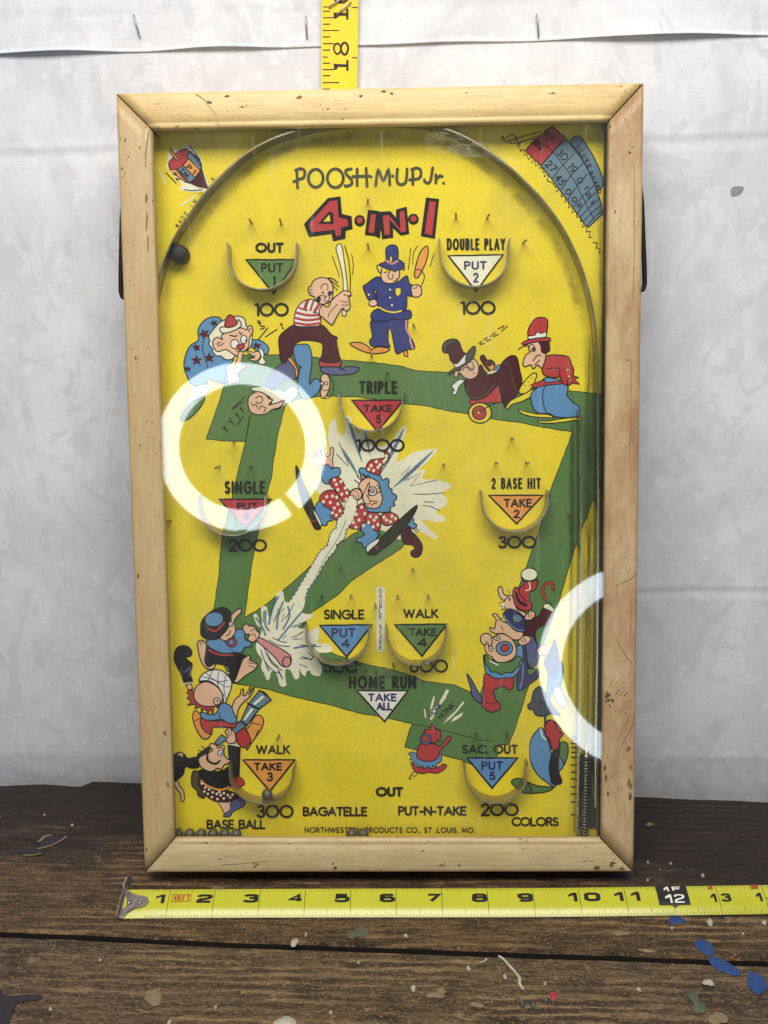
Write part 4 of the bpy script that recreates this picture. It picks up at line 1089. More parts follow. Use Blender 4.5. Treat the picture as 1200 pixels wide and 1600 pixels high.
words([('OUT', 399, 443.5, 379, 395, 3.6, .28), ('100', 397.5, 451.5, 473, 494.5, 3.5, .18), ('DOUBLE PLAY', 698, 789.5, 372.5, 391, 3.0, .62), ('100', 719, 774.5, 470, 492, 3.5, .18),
 ('TRIPLE', 561, 621, 595, 615.5, 4.6, .56), ('1000', 556, 632.5, 685.5, 706, 3.3, .14), ('SINGLE', 351, 415, 751, 772, 4.4, .56), ('200', 357.5, 417.5, 842, 862, 3.4, .18),
 ('2 BASE HIT', 767.5, 845, 746.5, 764, 2.9, .62), ('300', 778, 838, 837, 857, 3.4, .18), ('SINGLE', 506, 569.5, 952, 967.5, 2.7, .26), ('WALK', 630, 685, 951, 965.5, 2.7, .24),
 ('500', 506, 560, 1030, 1051.5, 3.0, .2), ('600', 640, 700, 1030, 1051, 3.0, .2), ('HOME RUN', 545, 650, 1055.5, 1076, 4.6, .52), ('WALK', 400, 453.5, 1163.5, 1178, 2.6, .24),
 ('SAC. OUT', 722, 809, 1163, 1177.5, 2.7, .28), ('OUT', 587, 630, 1229, 1244.5, 3.8, .26), ('300', 401, 459, 1257, 1278, 3.4, .18), ('BAGATELLE', 473, 574, 1260, 1275, 2.9, .22),
 ('PUT-N-TAKE', 622, 729, 1259, 1274, 2.9, .22), ('200', 751, 810.5, 1254.5, 1275, 3.4, .18), ('BASE BALL', 323, 415, 1280, 1295, 2.8, .22), ('COLORS', 799, 873, 1276, 1290.5, 2.7, .18),
 ('NORTHWESTERN PRODUCTS CO., ST .LOUIS, MO.', 476, 742, 1292, 1300.5, 1.3, .3)])
TRI = [(P("385,406 465,406 428,459"), 'green', 'PUT', (407.5, 443, 411, 426.5), '1', (426, 431, 431, 447), 'text', 'OUT', 'green'),
 (P("701,400 785.5,398.5 744,455"), 'cream', 'PUT', (725, 761, 408, 422), '2', (739, 748, 426, 442), 'dnavy', 'DOUBLE PLAY', 'cream'),
 (P("550,625.5 630,625.5 590,674"), 'red', 'TAKE', (568, 613, 632, 644.5), '5', (587, 596, 648, 662), 'text', 'TRIPLE', 'red'),
 (P("343,780 424,780 384,826"), 'red', 'PUT', (370, 403, 785, 797), '3', (380, 389, 801, 813), 'text', 'SINGLE', 'red'),
 (P("764,774 848,774 807,818"), 'orange', 'TAKE', (787, 831, 779, 793), '2', (802, 812, 796, 810), 'text', '2 BASE HIT', 'orange'),
 (P("500,977 581,976 542,1026"), 'lblue', 'PUT', (518, 556, 981, 996), '4', (533, 547, 998, 1012), 'dnavy', 'lower SINGLE', 'blue'),
 (P("617,976 698,975 659.5,1025"), 'green', 'TAKE', (638, 682, 981, 994), '4', (652, 668, 996, 1011), 'text', 'WALK', 'green'),
 (P("558,1079 637,1079 601,1127"), 'white', 'TAKE', (575, 620, 1083, 1096), 'ALL', (588, 613, 1097, 1110), 'dnavy', 'HOME RUN', 'white'),
 (P("380,1187 460.5,1187 422,1236"), 'orange', 'TAKE', (397, 441, 1191, 1204), '3', (417, 427, 1206, 1221), 'text', 'lower WALK', 'orange'),
 (P("730,1184 808.5,1184 769,1231"), 'lblue', 'PUT', (752, 786, 1189, 1203), '5', (764, 774, 1205, 1219), 'dnavy', 'SAC. OUT', 'blue')]
for q, col, t1, b1, t2, b2, tc, wh, cn in TRI:
    pr = Print(LV+.22); pr.poly(wob(q, .35, 12), col, 2.6, False)
    lettering(pr.put, t1, *b1, 3.1, tc, .3); lettering(pr.put, t2, *b2, 3.2, tc, .25)
    pr.build('printed_triangle', field, '%s score triangle reading %s %s under %s' % (cn, t1, t2, wh))
# vertical DOUBLE SCORE strip
pr = Print(LV+.2); pr.poly([(588, 920), (590, 916.5), (599, 916.5), (601.5, 920), (601, 1014), (598, 1018), (591, 1018), (588.5, 1014)], 'cream', 0, False)
for i, ch in enumerate('DOUBLE SCORE'):
    if ch != ' ': lettering(pr.put, ch, 592.4, 597.0, 919.6+i*8.05, 926.4+i*8.05, 1.15, 'text')
pr.build('printed_strip', field, 'cream strip reading DOUBLE SCORE down its length')
# lane scale ticks
for y in (1150, 1155, 1161, 1167.5, 1175, 1183, 1195, 1206, 1216.5, 1229, 1240, 1252.5, 1272.5):
    pr = Print(LV+.22); pr.poly([(892, y-1), (900, y-1), (900, y+1), (892, y+1)], 'text', 0, False); pr.build('printed_tick', field)

# ball-track dirt and painted rail shade along the arch; dirt down the plunger lane
def track(pts, wd, m, z, name):
    q = smooth(P(pts), False, 6); n = len(q); mb = MB(); vs = []; fade = []
    for i in range(n):
        a, b = q[max(i-1, 0)], q[min(i+1, n-1)]; d = math.dist(a, b); nx, ny = -(b[1]-a[1])/d, (b[0]-a[0])/d; e = min(1, i/4, (n-1-i)/4)
        for k in range(5): t = (k-2)/2; x, y = onb(q[i][0]+nx*wd*.5*t, q[i][1]+ny*wd*.5*t, PZ); vs.append((x, y, z)); fade.append((1-abs(t)**1.5)*e)
    mb.add(vs, [(i*5+k, i*5+k+1, i*5+k+6, i*5+k+5) for i in range(n-1) for k in range(4)], m); o = mb.build(name, field)
    at = o.data.attributes.new('fade', 'FLOAT', 'POINT'); at.data.foreach_set('value', fade)
track("258,475 263,455 272,424 288,388 306,358 339,313 391,263 433,238 482,223 540,215 600,212 658,216 708,231 752,257 792,289 829,327 861,370 884,415 899,458 908,505", 20, M_GRIME, PZ+.0185, 'ball_track_dirt_shade')
track("918,520 921,600 920,760 919,900 917,1100 915,1290", 20, M_GRIME_SHADE_V, PZ+.0185, 'lane_dirt_shade'); track("939,300 941,600 938,800 937,1000 935,1300", 13, M_GRIME_SHADE_V, PZ+.0185, 'lane_dirt_shade')  # second strip is painted shade between outer rail and frame lip
track("893,640 893,800 891,1000 889,1140", 10, M_GRIME_SHADE_V, PZ+.0185, 'lane_dirt_shade')
# --- hardware on the card ------------------------------------------------
def strip(pts, z0, z1, th, mat, name, label=None, sm=True, tilt=0):
    q = smooth(pts, False, 6) if sm else pts; q = [onb(x, y, (z0+z1)/2 if False else PZ) for x, y in q]
    mb = MB(); n = len(q); vs = []
    for i in range(n):
        a = Vector(q[max(i-1, 0)]); b = Vector(q[min(i+1, n-1)]); t = (b-a).normalized(); nn = Vector((-t.y, t.x))*th/2; p = Vector(q[i])
        vs += [(p.x+nn.x, p.y+nn.y, z0), (p.x-nn.x, p.y-nn.y, z0), (p.x-nn.x, p.y-nn.y, z1), (p.x+nn.x, p.y+nn.y, z1)]
    fs = [(4*i+k, 4*i+(k+1) % 4, 4*i+4+(k+1) % 4, 4*i+4+k) for i in range(n-1) for k in range(4)]+[(3, 2, 1, 0), (4*n-4, 4*n-3, 4*n-2, 4*n-1)]
    mb.add(vs, fs, mat, False); o = mb.build(name, game, label)
    return o
ARCH = P("247,480 252,455 262,418 277,382 297,350 331,304 384,253 428,227 478,211 540,200 600,198 660,202 716,219 764,247 804,279 842,318 874,362 897,408 912,452 922,500 927,560 928,640 928,800 927,1000 925,1130 924,1250")
strip(ARCH, PZ+.02, -.17, .035, M_RAIL, 'arch_rail', 'bent steel rail arching over the top of the playfield')
strip(P("901,640 902,700 902,900 900,1100 897,1296"), PZ+.02, -.2, .035, M_RAIL, 'lane_rail', 'straight steel rail beside the plunger lane')
CUPS = [(361, 465.5, 384, 456, 'below OUT at the upper left'), (687, 793, 377, 451.5, 'under DOUBLE PLAY'), (532, 629, 612, 673, 'under TRIPLE'), (316, 418, 773, 833, 'under the left SINGLE'),
 (751, 852, 765, 828, 'under 2 BASE HIT'), (481, 577, 974, 1032, 'under the lower SINGLE'), (605, 696, 974, 1032, 'under WALK right of the DOUBLE SCORE strip'), (364, 461, 1188, 1245, 'under the lower left WALK'), (725, 820, 1184, 1244, 'under SAC. OUT')]
for xl, xr, yt, yb, wh in CUPS:
    cx, rx = (xl+xr)/2, (xr-xl)/2; ry = min(rx*1.0, (yb-yt)*.80); cy = yb-ry
    pts = [(xl+rx*.03*-1, yt), (xl, (yt+cy)/2)]+[(cx-rx*COS(PI*k/14), cy+ry*SIN(PI*k/14)) for k in range(15)]+[(xr, (yt+cy)/2), (xr+rx*.03, yt)]
    strip(pts, PZ+.02, PZ+.43, .027, M_STRIP, 'score_cup', 'bent metal cup '+wh, True)
PINS = P("391,345 438,347 574,313 575,385 713,338 762,338 819,377 647,509 580,555 605,582 800,685 775,723 823,723 693,726 364,690 341,729 391,729 645,890 548,932 621,933 669,932 531,887 502,933 586,946 614,1040 603,1047 587,1052 572,1050 561,1042 435,1152 745,1150 264,815 890,803 555,843 793,1150")
pinm = None
for i, (x, y) in enumerate(PINS):
    a, b = onb(x, y, PZ+.16)
    if pinm is None:
        mb = MB(); tube(mb, [(0, 0, 0), (0, 0, .36), (0, 0, .375)], [.026, .026, .017], M_PIN, 8); o = mb.build('nail', game); pinm = o.data
    else: o = bpy.data.objects.new('nail', pinm); COL.objects.link(o); o.parent = game
    rr = random.Random(i); o.location = (a, b, PZ); o.rotation_euler = (rr.uniform(-.07, .07), rr.uniform(-.07, .07), 0)
# rubber stop at the left end of the arch
mb = MB(); a, b = onb(280, 397, PZ+.2); vs = []
tube(mb, [(a, b, PZ), (a, b, PZ+.06), (a, b, PZ+.30), (a, b, PZ+.34), (a, b, PZ+.35)], [.2, .205, .19, .165, .05], M_RUB, 20); mb.build('rubber_stop', game)
# plunger lane: dark block, rod and coil spring
mb = MB(); a0, b0 = onb(905, 1309, PZ); a1, b1 = onb(944, 1178, PZ); box(mb, a0-.02, X1, Y0, b1, PZ+.02, PZ+.05, M_LANE); mb.build('plunger_block', game)
a0, b0 = onb(913, 1312, PZ+.2); a1, b1 = onb(916, 1186, PZ+.2); mb = MB(); n = 26*14
tube(mb, [(a0+(a1-a0)*k/n+.085*COS(k*2*PI/14), b0+(b1-b0)*k/n, PZ+.2+.085*SIN(k*2*PI/14)) for k in range(n+1)], .016, M_PIN, 6); mb.build('coil_spring', game)
mb = MB(); tube(mb, [(a0, b0-.1, PZ+.2), (a1, b1+.35, PZ+.2)], .035, M_PIN, 10); tube(mb, [(a1, b1, PZ+.2), (a1, b1+.12, PZ+.2)], .09, M_PIN, 14); mb.build('plunger_rod', game)
# folded wire legs on both sides of the case
def sidewire(x, sgn, px, ptop, pbot, lab):
    mb = MB(); t1 = onb(px, ptop, -.45)[1]; t0 = onb(px, pbot, -.45)[1]; z = -.5
    tube(mb, [(x-.02*sgn, t1, z), (x+.05*sgn, t1-.05, z), (x+.10*sgn, t1-.5, z), (x+.17*sgn, t0+.5, z), (x+.18*sgn, t0+.16, z), (x+.15*sgn, t0+.05, z), (x+.05*sgn, t0, z), (x-.03*sgn, t0+.02, z)], [.03, .04, .05, .055, .055, .055, .05, .04], M_WIRE, 10)
    mb.build('side_wire', game, lab)
sidewire(BW, 1, 1010, 278, 455, 'black bent wire on the right side of the frame'); sidewire(0, -1, 184, 300, 467, 'black bent wire on the left side of the frame')
# glass
mb = MB(); box(mb, X0-.08, X1+.08, Y0-.08, Y1+.08, -.135, -.055, M_GLASS); mb.build('glass_pane', game)
# residue of old sticky tape on the inside of the glass
mb = MB(); q = [onb(x, y, -.137) for x, y in smooth(P("664,212 690,206 740,218 800,244 812,268 775,250 735,246 700,240 668,236"))]; v, f = fill(q); mb.add([(a, b, -.1365) for a, b in v], f, M_SMEAR); mb.build('tape_residue', game)

# --- steel balls lying in the game (they roll free)
def ball(px, py, lab, grp, r=.125, z=None):
    me = bpy.data.meshes.get('steel_ball')
    if me is None:
        mb = MB(); vs = []; ns, nr = 20, 12
        for i in range(nr+1):
            for j in range(ns): a = PI*i/nr; b = 2*PI*j/ns; vs.append((r*SIN(a)*COS(b), r*SIN(a)*SIN(b), r*COS(a)))
        mb.add(vs, [(i*ns+j, i*ns+(j+1) % ns, (i+1)*ns+(j+1) % ns, (i+1)*ns+j) for i in range(nr) for j in range(ns)], M_BALL, True)
        o = mb.build('steel_ball'); o.data.name = 'steel_ball'
    else: o = bpy.data.objects.new('steel_ball', me); COL.objects.link(o)
    a, b = onb(px, py, PZ+r); 
    o.location = GAME @ Vector((a, b, PZ+r+.003)); o.rotation_euler = (px, py, 0); tag(o, lab, 'ball', grp)
B1 = 'steel balls in a row at the lower left of the playfield'
for i, x in enumerate((278, 296.5, 314.5, 333, 351, 369)):
    ball(x, 1303, ['leftmost steel ball of the row under BASE BALL, in the frame corner', 'second dull steel ball from the left in the row under BASE BALL', 'third steel ball from the left in the row under BASE BALL', 'third steel ball from the right in the row under BASE BALL', 'second steel ball from the right in the row under BASE BALL', 'steel ball at the right end of the row under BASE BALL'][i], B1)
ball(549.5, 1303, 'left steel ball of the pair under the maker line at bottom centre', 'pair of steel balls at the bottom centre')
ball(567.5, 1303, 'right steel ball of the pair under the maker line at bottom centre', 'pair of steel balls at the bottom centre')
ball(417.5, 1241, 'lone steel ball caught in the cup below the orange TAKE 3 triangle', 'steel balls', z=1)
# ================================================================== THE FLOOR
mb = MB(); box(mb, -160, 160, -200, 30, -35, -34, simple('concrete_floor', (.24, .23, .22), .8)); mb.build('floor', kind='structure')
# ================================================================== THE BENCH
bench = empty('workbench', 'old dark paint-spotted wooden workbench top of wide planks under the game', 'workbench', Matrix.Identity(4))
def wobble_line(pts, amp, seed, step=.25):
    rr = random.Random(seed); out = []; h = 0
    for (a, b) in zip(pts[:-1], pts[1:]):
        L = math.dist(a, b); k = max(1, int(L/step))
        for j in range(k): h = h*.6+rr.uniform(-amp, amp); out.append((a[0]+(b[0]-a[0])*j/k, a[1]+(b[1]-a[1])*j/k+h))
    return out+[pts[-1]]
def plank(far, near, mat, z=0.0):
    "far and near edges left to right"
    n = 160
    def res(q):
        out = []; x0, x1 = max(far[0][0], near[0][0]), min(far[-1][0], near[-1][0])
        for i in range(n+1):
            x = x0+(x1-x0)*i/n
            for (a, b) in zip(q[:-1], q[1:]):
                if a[0] <= x <= b[0]+1e-6: out.append((x, a[1]+(b[1]-a[1])*(x-a[0])/max(b[0]-a[0], 1e-6))); break
            else: out.append((x, q[-1][1]))
        return out
    F, Nn = res(far), res(near); mb = MB(); vs = []; row = [(0, -1.2), (0, -.06), (.045, 0)]
    for i in range(n+1):
        f, g = Vector(F[i]), Vector(Nn[i]); 
        z_ = z+BZ
        for d, zz in row: vs.append((f.x, f.y-d, z_+zz))
        for k in range(1, 12): t = k/12; vs.append((f.x, f.y-.045+(g.y+.09-f.y)*t, z_+.012*SIN(f.x*1.3+k)*SIN(f.x*.37+k*2.1)))
        for d, zz in reversed(row): vs.append((g.x, g.y+d, z_+zz))
    m = len(vs)//(n+1); fs = [(i*m+k, i*m+k+1, (i+1)*m+k+1, (i+1)*m+k) for i in range(n) for k in range(m-1)]
    fs += [tuple(range(m-1, -1, -1)), tuple(n*m+k for k in range(m))]
    mb.add(vs, fs, mat, False); mi = mb.mi('crack')
    for q in range(n): mb.m[q*(m-1)] = mi; mb.m[q*(m-1)+m-2] = mi
    o = mb.build('plank', bench)
    return o
TB = [ontable(x, y) for x, y in P("-620,1232 -60,1229 0,1227 29,1226 71,1224.5 121,1228.5 134,1227 143,1220.5 213,1222 400,1229 600,1234 800,1239 1000,1244 1100,1248 1200,1253 1320,1258 1900,1282")]
SEAM = [ontable(x, y) for x, y in P("-900,1413 0,1457 110,1461 250,1468.5 470,1478 600,1482.5 900,1492 1020,1496.5 1200,1503 2200,1535")]
far = wobble_line(TB, .02, 1); seam_f = wobble_line([(a, b+.085) for a, b in SEAM], .012, 4); seam_n = wobble_line([(a, b-.085) for a, b in SEAM], .014, 6)
pl_back = plank(far, seam_f, M_PL[0]); pl_front = plank(seam_n, [(-22, -12.6), (22, -12.6)], M_PL[1], -.012)
mb = MB()
for x in (-17, 16): box(mb, x, x+3.4, -12, -.9, -4.8, -1.24, M_BACK)
mb.build('bearer', bench); mb = MB(); box(mb, -21, 21, SEAM[5][1]-1.6, SEAM[5][1]+1.6, -1.7, -1.235, M_BACK); mb.build('added_seam_batten', bench)  # long batten added under the seam to keep the gap dark
for x in (-19.5, 16.5):
    for y in (-12.2, -4): mb = MB(); box(mb, x, x+3, y, y+3, -34, -4.81, M_BACK); mb.build('leg', bench)

def blob(px, py, rx, ry, m, name='paint_drop', seed=0, hgt=.02, rot=0, par=None, jag=.18, n=18):
    rr = random.Random(seed+int(px*3+py)); cx, cy = ontable(px, py); c, s = COS(rot), SIN(rot)
    ex = 1/72.0; ey = 1/44.0; out = []
    k1, k2 = rr.uniform(0, 6), rr.uniform(0, 6)
    for i in range(n):
        a = 2*PI*i/n; k = 1+jag*SIN(2*a+k1)*.7+jag*SIN(3*a+k2)*.4+rr.uniform(-jag, jag)*.35
        u, v = rx*k*COS(a), ry*k*SIN(a); out.append(((u*c-v*s)*ex, -(u*s+v*c)*ey))
    z = BZ+.016
    vs = [(cx+a, cy+b, z-.012) for a, b in out]+[(cx+a*.82, cy+b*.82, z+hgt*.75) for a, b in out]+[(cx, cy, z+hgt)]
    fs = [(i, (i+1) % n, n+(i+1) % n, n+i) for i in range(n)]+[(n+i, n+(i+1) % n, 2*n) for i in range(n)]
    mb = MB(); mb.add(vs, [f[::-1] for f in fs], m, True)
    return mb.build(name, par or (pl_back if py < 1455+ (px)*.038 else pl_front))
for a in ((1101, 1480, 14, 9.5, 'dblue', 'paint_drop', .2), (1131, 1510, 19, 9.5, 'dblue', 'paint_drop', .35), (1182, 1536, 13, 13, 'dblue', 'paint_drop', .6), (1057, 1438, 12, 6, 'dblue', 'paint_drop', 0)):
    blob(a[0], a[1], a[2], a[3], a[4], a[5], 3, .004, a[6], jag=.15, n=40)
for a in ((1109, 1441.5, 5.5, 4.5), (1107, 1536, 6.5, 4), (998, 1547, 2.6, 2.4), (1194, 1442, 4, 3), (1098, 1369, 2.6, 2.4), (460, 1473.5, 6.5, 4.5), (646, 1545, 4.2, 3), (732, 1514, 3, 2.3), (789, 1527, 3, 2.3), (634, 1463, 2.6, 2), (560, 1505, 1.8, 1.5), (337, 1575, 2.2, 1.8), (265, 1598, 3, 2), (478, 1461, 2.2, 2), (157, 1501, 1.8, 1.6), (79, 1578, 2, 1.8), (1048, 1350, 1.7, 1.5), (1012, 1376, 2, 1.6), (1012, 1348, 2, 1.4), (560, 1402, 0, 0), (447, 1598, 13, 7), (517, 1583, 2, 1.6), (852, 1538, 2, 1.7), (1161, 1460, 1.6, 1.4), (1050, 1451, 1.8, 1.6), (70, 1274, 1.6, 1.5), (113, 1290, 3, 1.4)):
    if a[2]: blob(*a, 'wpaint', seed=9, hgt=.03, jag=.3)
blob(865, 1556, 7, 4, 'rpaint', hgt=.005, jag=.35)
for a in ((240, 1558, 12, 10), (452, 1601, 14, 7), (680, 1555, 11, 4), (690, 1548, 7, 3), (1122, 1591, 12, 7), (970, 1458, 11, 4), (1011, 1485.5, 11, 2.5), (1015, 1288, 6, 4), (745, 1570, 9, 3), (340, 1387, 8, 2.5)):
    blob(*a, 'tan', 'bare_patch', seed=5, hgt=.002, jag=.28, n=30)
for a in ((1089, 1568, 11, 9), (560, 1457, 12, 8)): blob(*a, 'gpaint', 'paint_drop', seed=2, hgt=.004, jag=.5, n=26)
for a in ((809, 1566, 3.4, 2.6), (817, 1572, 3, 2.4), (833, 1573, 3, 3.6), (853, 1565, 3.6, 2)): blob(*a, M_BALL, 'crumb', hgt=.07, jag=.2)
def tline(pts, w, m, name, par):
    q = [ontable(x, y) for x, y in smooth(P(pts), False)]; v, f = ribbon(q, w); mb = MB(); mb.add([(a, b, BZ+.018) for a, b in v], f, m); mb.build(name, par)
tline("780,1495 787,1500 797,1511 806,1521 812,1530 812,1538 817,1546", .055, 'wpaint', 'paint_drip', pl_front); tline("760,1499 757,1503 750,1505", .04, 'wpaint', 'paint_drip', pl_front)
MATS['dstain'] = simple('dark_purple_stain', (.030, .022, .030), .5, 0, .4, .3, 6, .3)
def stain(pts, par):
    q = [ontable(x, y) for x, y in smooth(P(pts))]; v, f = fill(q); mb = MB(); mb.add([(a, b, BZ+.017) for a, b in v], f, 'dstain'); mb.build('stain', par)
stain("-20,1530 0,1545 12,1557 40,1555 66,1557 58,1564 30,1567 20,1580 12,1604 -20,1620", pl_front)

stain("60,1324 68,1313 82,1307 97,1308 96,1313 82,1319 66,1325", pl_back); stain("14,1331 30,1327 62,1329 66,1333 44,1335 26,1334", pl_back)
tline("60,1327 76,1323 90,1317 100,1311 103,1308", .055, 'tan', 'scratch', pl_back); tline("62,1315 70,1308 78,1306", .09, 'tan', 'scratch', pl_back); tline("38,1337 50,1337 64,1334", .05, 'tan', 'scratch', pl_back)

# ================================================================== THE CANVAS BEHIND
cloth = empty('backdrop_cloth', 'white painted canvas sheet stapled up behind the game with a folded hem along its top', 'backdrop cloth', Matrix.Identity(4))
SX = [onwall(x, 40)[0] for x in (-75, 215, 479, 839, 1225, 1500)]
def lens(x):
    for a, b, h in ((SX[0], SX[1], 1.0), (SX[1], SX[2], .75), (SX[2], SX[3], .35), (SX[3], SX[4], 1.25), (SX[4], SX[5], .8)):
        if a <= x <= b: return h*SIN(PI*(x-a)/(b-a))**2
    return 0
zc1 = onwall(80, 229)[1]; zc2 = onwall(1100, 918)[1]; zh0 = onwall(400, 18)[1]; zh1 = onwall(400, 76)[1]; zb = onwall(100, 232)[1]
def clothy(x, z):
    y = WY+.02+.035*SIN(x*.31+.5)*SIN(z*.21+1)+.02*SIN(x*.9+z*.5)+.012*SIN(z*1.7+x*.23)
    zz = zc1+.03*SIN(x*.8)-.012*(x)*0; d = (z-zz); y += -.02*math.exp(-(d/.07)**2)+.018*math.exp(-((d+.16)/.13)**2)
    d = z-(zc2+.02*SIN(x)); y += (-.02*math.exp(-(d/.06)**2)+.02*math.exp(-((d+.14)/.12)**2))*(1 if x > 3 else max(0, (x+3)/6))
    if z < .4: y += (.4-z)*.12
    return y
mb = MB(); xs = [-24+48*i/240 for i in range(241)]; zs = [-6+35*j/420 for j in range(421)]
mb.add([(x, clothy(x, z), z) for z in zs for x in xs], [(j*241+i, j*241+i+1, (j+1)*241+i+1, (j+1)*241+i) for j in range(420) for i in range(240)], M_CLOTH, True); mb.build('canvas', cloth)
mb = MB(); nz = 14; vs = []
for i in range(321):
    x = -24+48*i/320; L = lens(x)
    for k in range(nz+1):
        t = k/nz; z0 = zh0+.05*SIN(x*1.1)+.03*SIN(x*2.3+1)+.6; z1_ = zh1+.05*L+.008*SIN(x*2.2); z = z0+(z1_-z0)*t
        lift = .015+.05*SIN(min(t*1.5, 1)*PI)*.3+L*(.02+.10*t**2)
        if abs(z-zh0) < .12: lift -= .018*(1-abs(z-zh0)/.12)
        vs.append((x, clothy(x, z)-.012-lift, z))
    vs.append((x, clothy(x, z1_)-.015-lift+.0, z1_+.012)); vs.append((x, clothy(x, z1_)-.004, z1_+.25))
m = nz+3; mb.add(vs, [(i*m+k, (i+1)*m+k, (i+1)*m+k+1, i*m+k+1) for i in range(320) for k in range(m-1)], M_CLOTH, True); mb.build('hem', cloth)
def staple(x0, y0, x1, y1, off=-.085, par=cloth):
    a, b = Vector(onwall(x0, y0)), Vector(onwall(x1, y1)); y = clothy(a.x, a.y)+off; mb = MB(); r = .017
    tube(mb, [(a.x, y+.1, a.y), (a.x, y+.01, a.y), (a.x+(b.x-a.x)*.05, y-.012, a.y+(b.y-a.y)*.05), ((a.x+b.x)/2, y-.018, (a.y+b.y)/2), (b.x+(a.x-b.x)*.05, y-.012, b.y+(a.y-b.y)*.05), (b.x, y+.01, b.y), (b.x, y+.1, b.y)], r, M_STAPLE, 8)
    mb.build('staple', par)
for a in ((209.5, 24, 219, 58), (478, 26, 480, 60), (838, 25, 841, 59)): staple(*a)
sm = MB(); q = [onwall(x, y) for x, y in smooth(P("1142,297 1147,292 1158,291 1163,293 1160,300 1153,305 1144,306"))]; v, f = fill(q); sm.add([(a, clothy(a, b)-.012, b) for a, b in v], f, M_SMUDGE); sm.build('smudge', cloth)

# ================================================================== THE SEWING TAPE
ct = empty('sewing_tape', 'yellow vinyl sewing tape hanging down the canvas behind the frame top, reading 18', 'tape measure', Matrix.Identity(4))
xa, za = onwall(503.5, 10); xb_, zb_ = onwall(560.5, 10); CW = xb_-xa; zc = onwall(530, 140)[1]; xc = onwall(503, 140)[0]
def CT(u, v, o=0):
    "u: 0..1 across, v: height z"
    x = xc+(xa-xc)*(v-zc)/(za-zc) if v > zc else xc; x += u*CW
    return (x, WY-.155-.02*SIN(u*PI)-.01*SIN(v*1.3)-o, v)
mb = MB(); nz = 60; vs = []; z0, z1 = 9.0, zh0+4.0
for k in range(nz+1):
    for i in range(9): vs.append(CT(i/8, z0+(z1-z0)*k/nz))
for k in range(nz+1):
    for i in range(9): p = CT(i/8, z0+(z1-z0)*k/nz); vs.append((p[0], p[1]+.02, p[2]))
M_ = 9*(nz+1); fs = [(k*9+i, k*9+i+1, (k+1)*9+i+1, (k+1)*9+i) for k in range(nz) for i in range(8)]
fs += [tuple(M_+j for j in f[::-1]) for f in fs]; fs += [(k*9, (k+1)*9, M_+(k+1)*9, M_+k*9) for k in range(nz)]+[(k*9+8, M_+k*9+8, M_+(k+1)*9+8, (k+1)*9+8) for k in range(nz)]
mb.add(vs, fs, M_CTAPE, False); mb.build('tape_band', ct)
class CPrint:
    def __init__(s): s.mb = MB(); s.o = .003
    def put(s, vs, fs, m):
        q = []
        for x, y in vs:
            a, b = onwall(x, y, WY-.17); u = (a-CT(0, b)[0])/CW; q.append(CT(u, b, s.o))
        s.mb.add(q, fs, m); s.o += .0004
cp = CPrint()
def hl(y, L, sl=0): v, f = fill([(504.8-.6*(y/100), y-.85), (504.8+L, y-.85+sl), (504.8+L, y+.85+sl), (504.8-.6*(y/100), y+.85)]); cp.put(v, f, 'mblack')
for y, L in ((-1.5, 17), (17.5, 11), (27.5, 17), (37.5, 11), (47.5, 25), (57.5, 11), (68, 17), (78, 11), (98.5, 11), (108.5, 17), (118, 11), (129, 25), (139, 11)): hl(y, L)
hl(89, 53, 1); hl(10.5, 54, 1)
def cpoly(s): v, f = fill(P(s)); cp.put(v, f, 'mblack')
def cline(s, w, closed=False): v, f = ribbon(smooth(P(s), closed), w, closed); cp.put(v, f, 'mblack')
for dy in (0, -80): cpoly("521,%g 542,%g 542,%g 528,%g 526,%g 522,%g" % (99.5+dy, 100.5+dy, 104.5+dy, 104.5+dy, 108.5+dy, 109+dy)); cpoly("541,%g 544.5,%g 544.5,%g 541,%g" % (94+dy, 94+dy, 110.5+dy, 110+dy))
cline("521.5,75.5 524,69 529,68.5 533,75 530,83 525,83.5", 2.6, True); cline("532.5,75.5 536,67.5 541,67.5 544,75 541,84 536,84", 3.2, True)
cline("522,-6 525,-12 531,-12 534,-5 531,2 525,2", 3, True); cline("527,2 535,4 542,0 544,-6", 3.2)
cp.mb.build('tape_printing', ct)
for a in ((515.5, 14.5, 540, -1), (527.5, 27, 549, 7)):
    staple(*a, off=-.25)

# ================================================================== THE STEEL TAPE
TN0 = Vector(ontable(187, 1434.5, BZ+.03)); TN1 = Vector(ontable(1129, 1430.8, BZ+.03)); TD = (TN1-TN0)/13; TS = TD.length; TA = math.atan2(TD.y, TD.x); TLT = math.radians(25)
mt = empty('steel_tape_measure', 'yellow steel tape measure blade lying on the bench in front of the game', 'tape measure', Matrix.Identity(4))
HWD = .33
def MT(u, v, o=0):
    "point on the blade: u inches along, v across (the blade is crowned and tips towards the viewer), o above the surface"
    c = .055*(1-(v/HWD)**2); sl = 2*.055*v/HWD**2; L = math.hypot(1, sl); w_ = v+HWD+sl*o/L; h_ = c+o/L
    yy = w_*COS(TLT)-h_*SIN(TLT); zz = w_*SIN(TLT)+h_*COS(TLT); p = TN0+TD*u
    return (p.x-yy*SIN(TA), p.y+yy*COS(TA), BZ+.02+zz+.006*SIN(u*.5)+.003*max(0, u-8)**1.5)
mb = MB(); nu, nv = 140, 20; U0, U1 = .03, 26
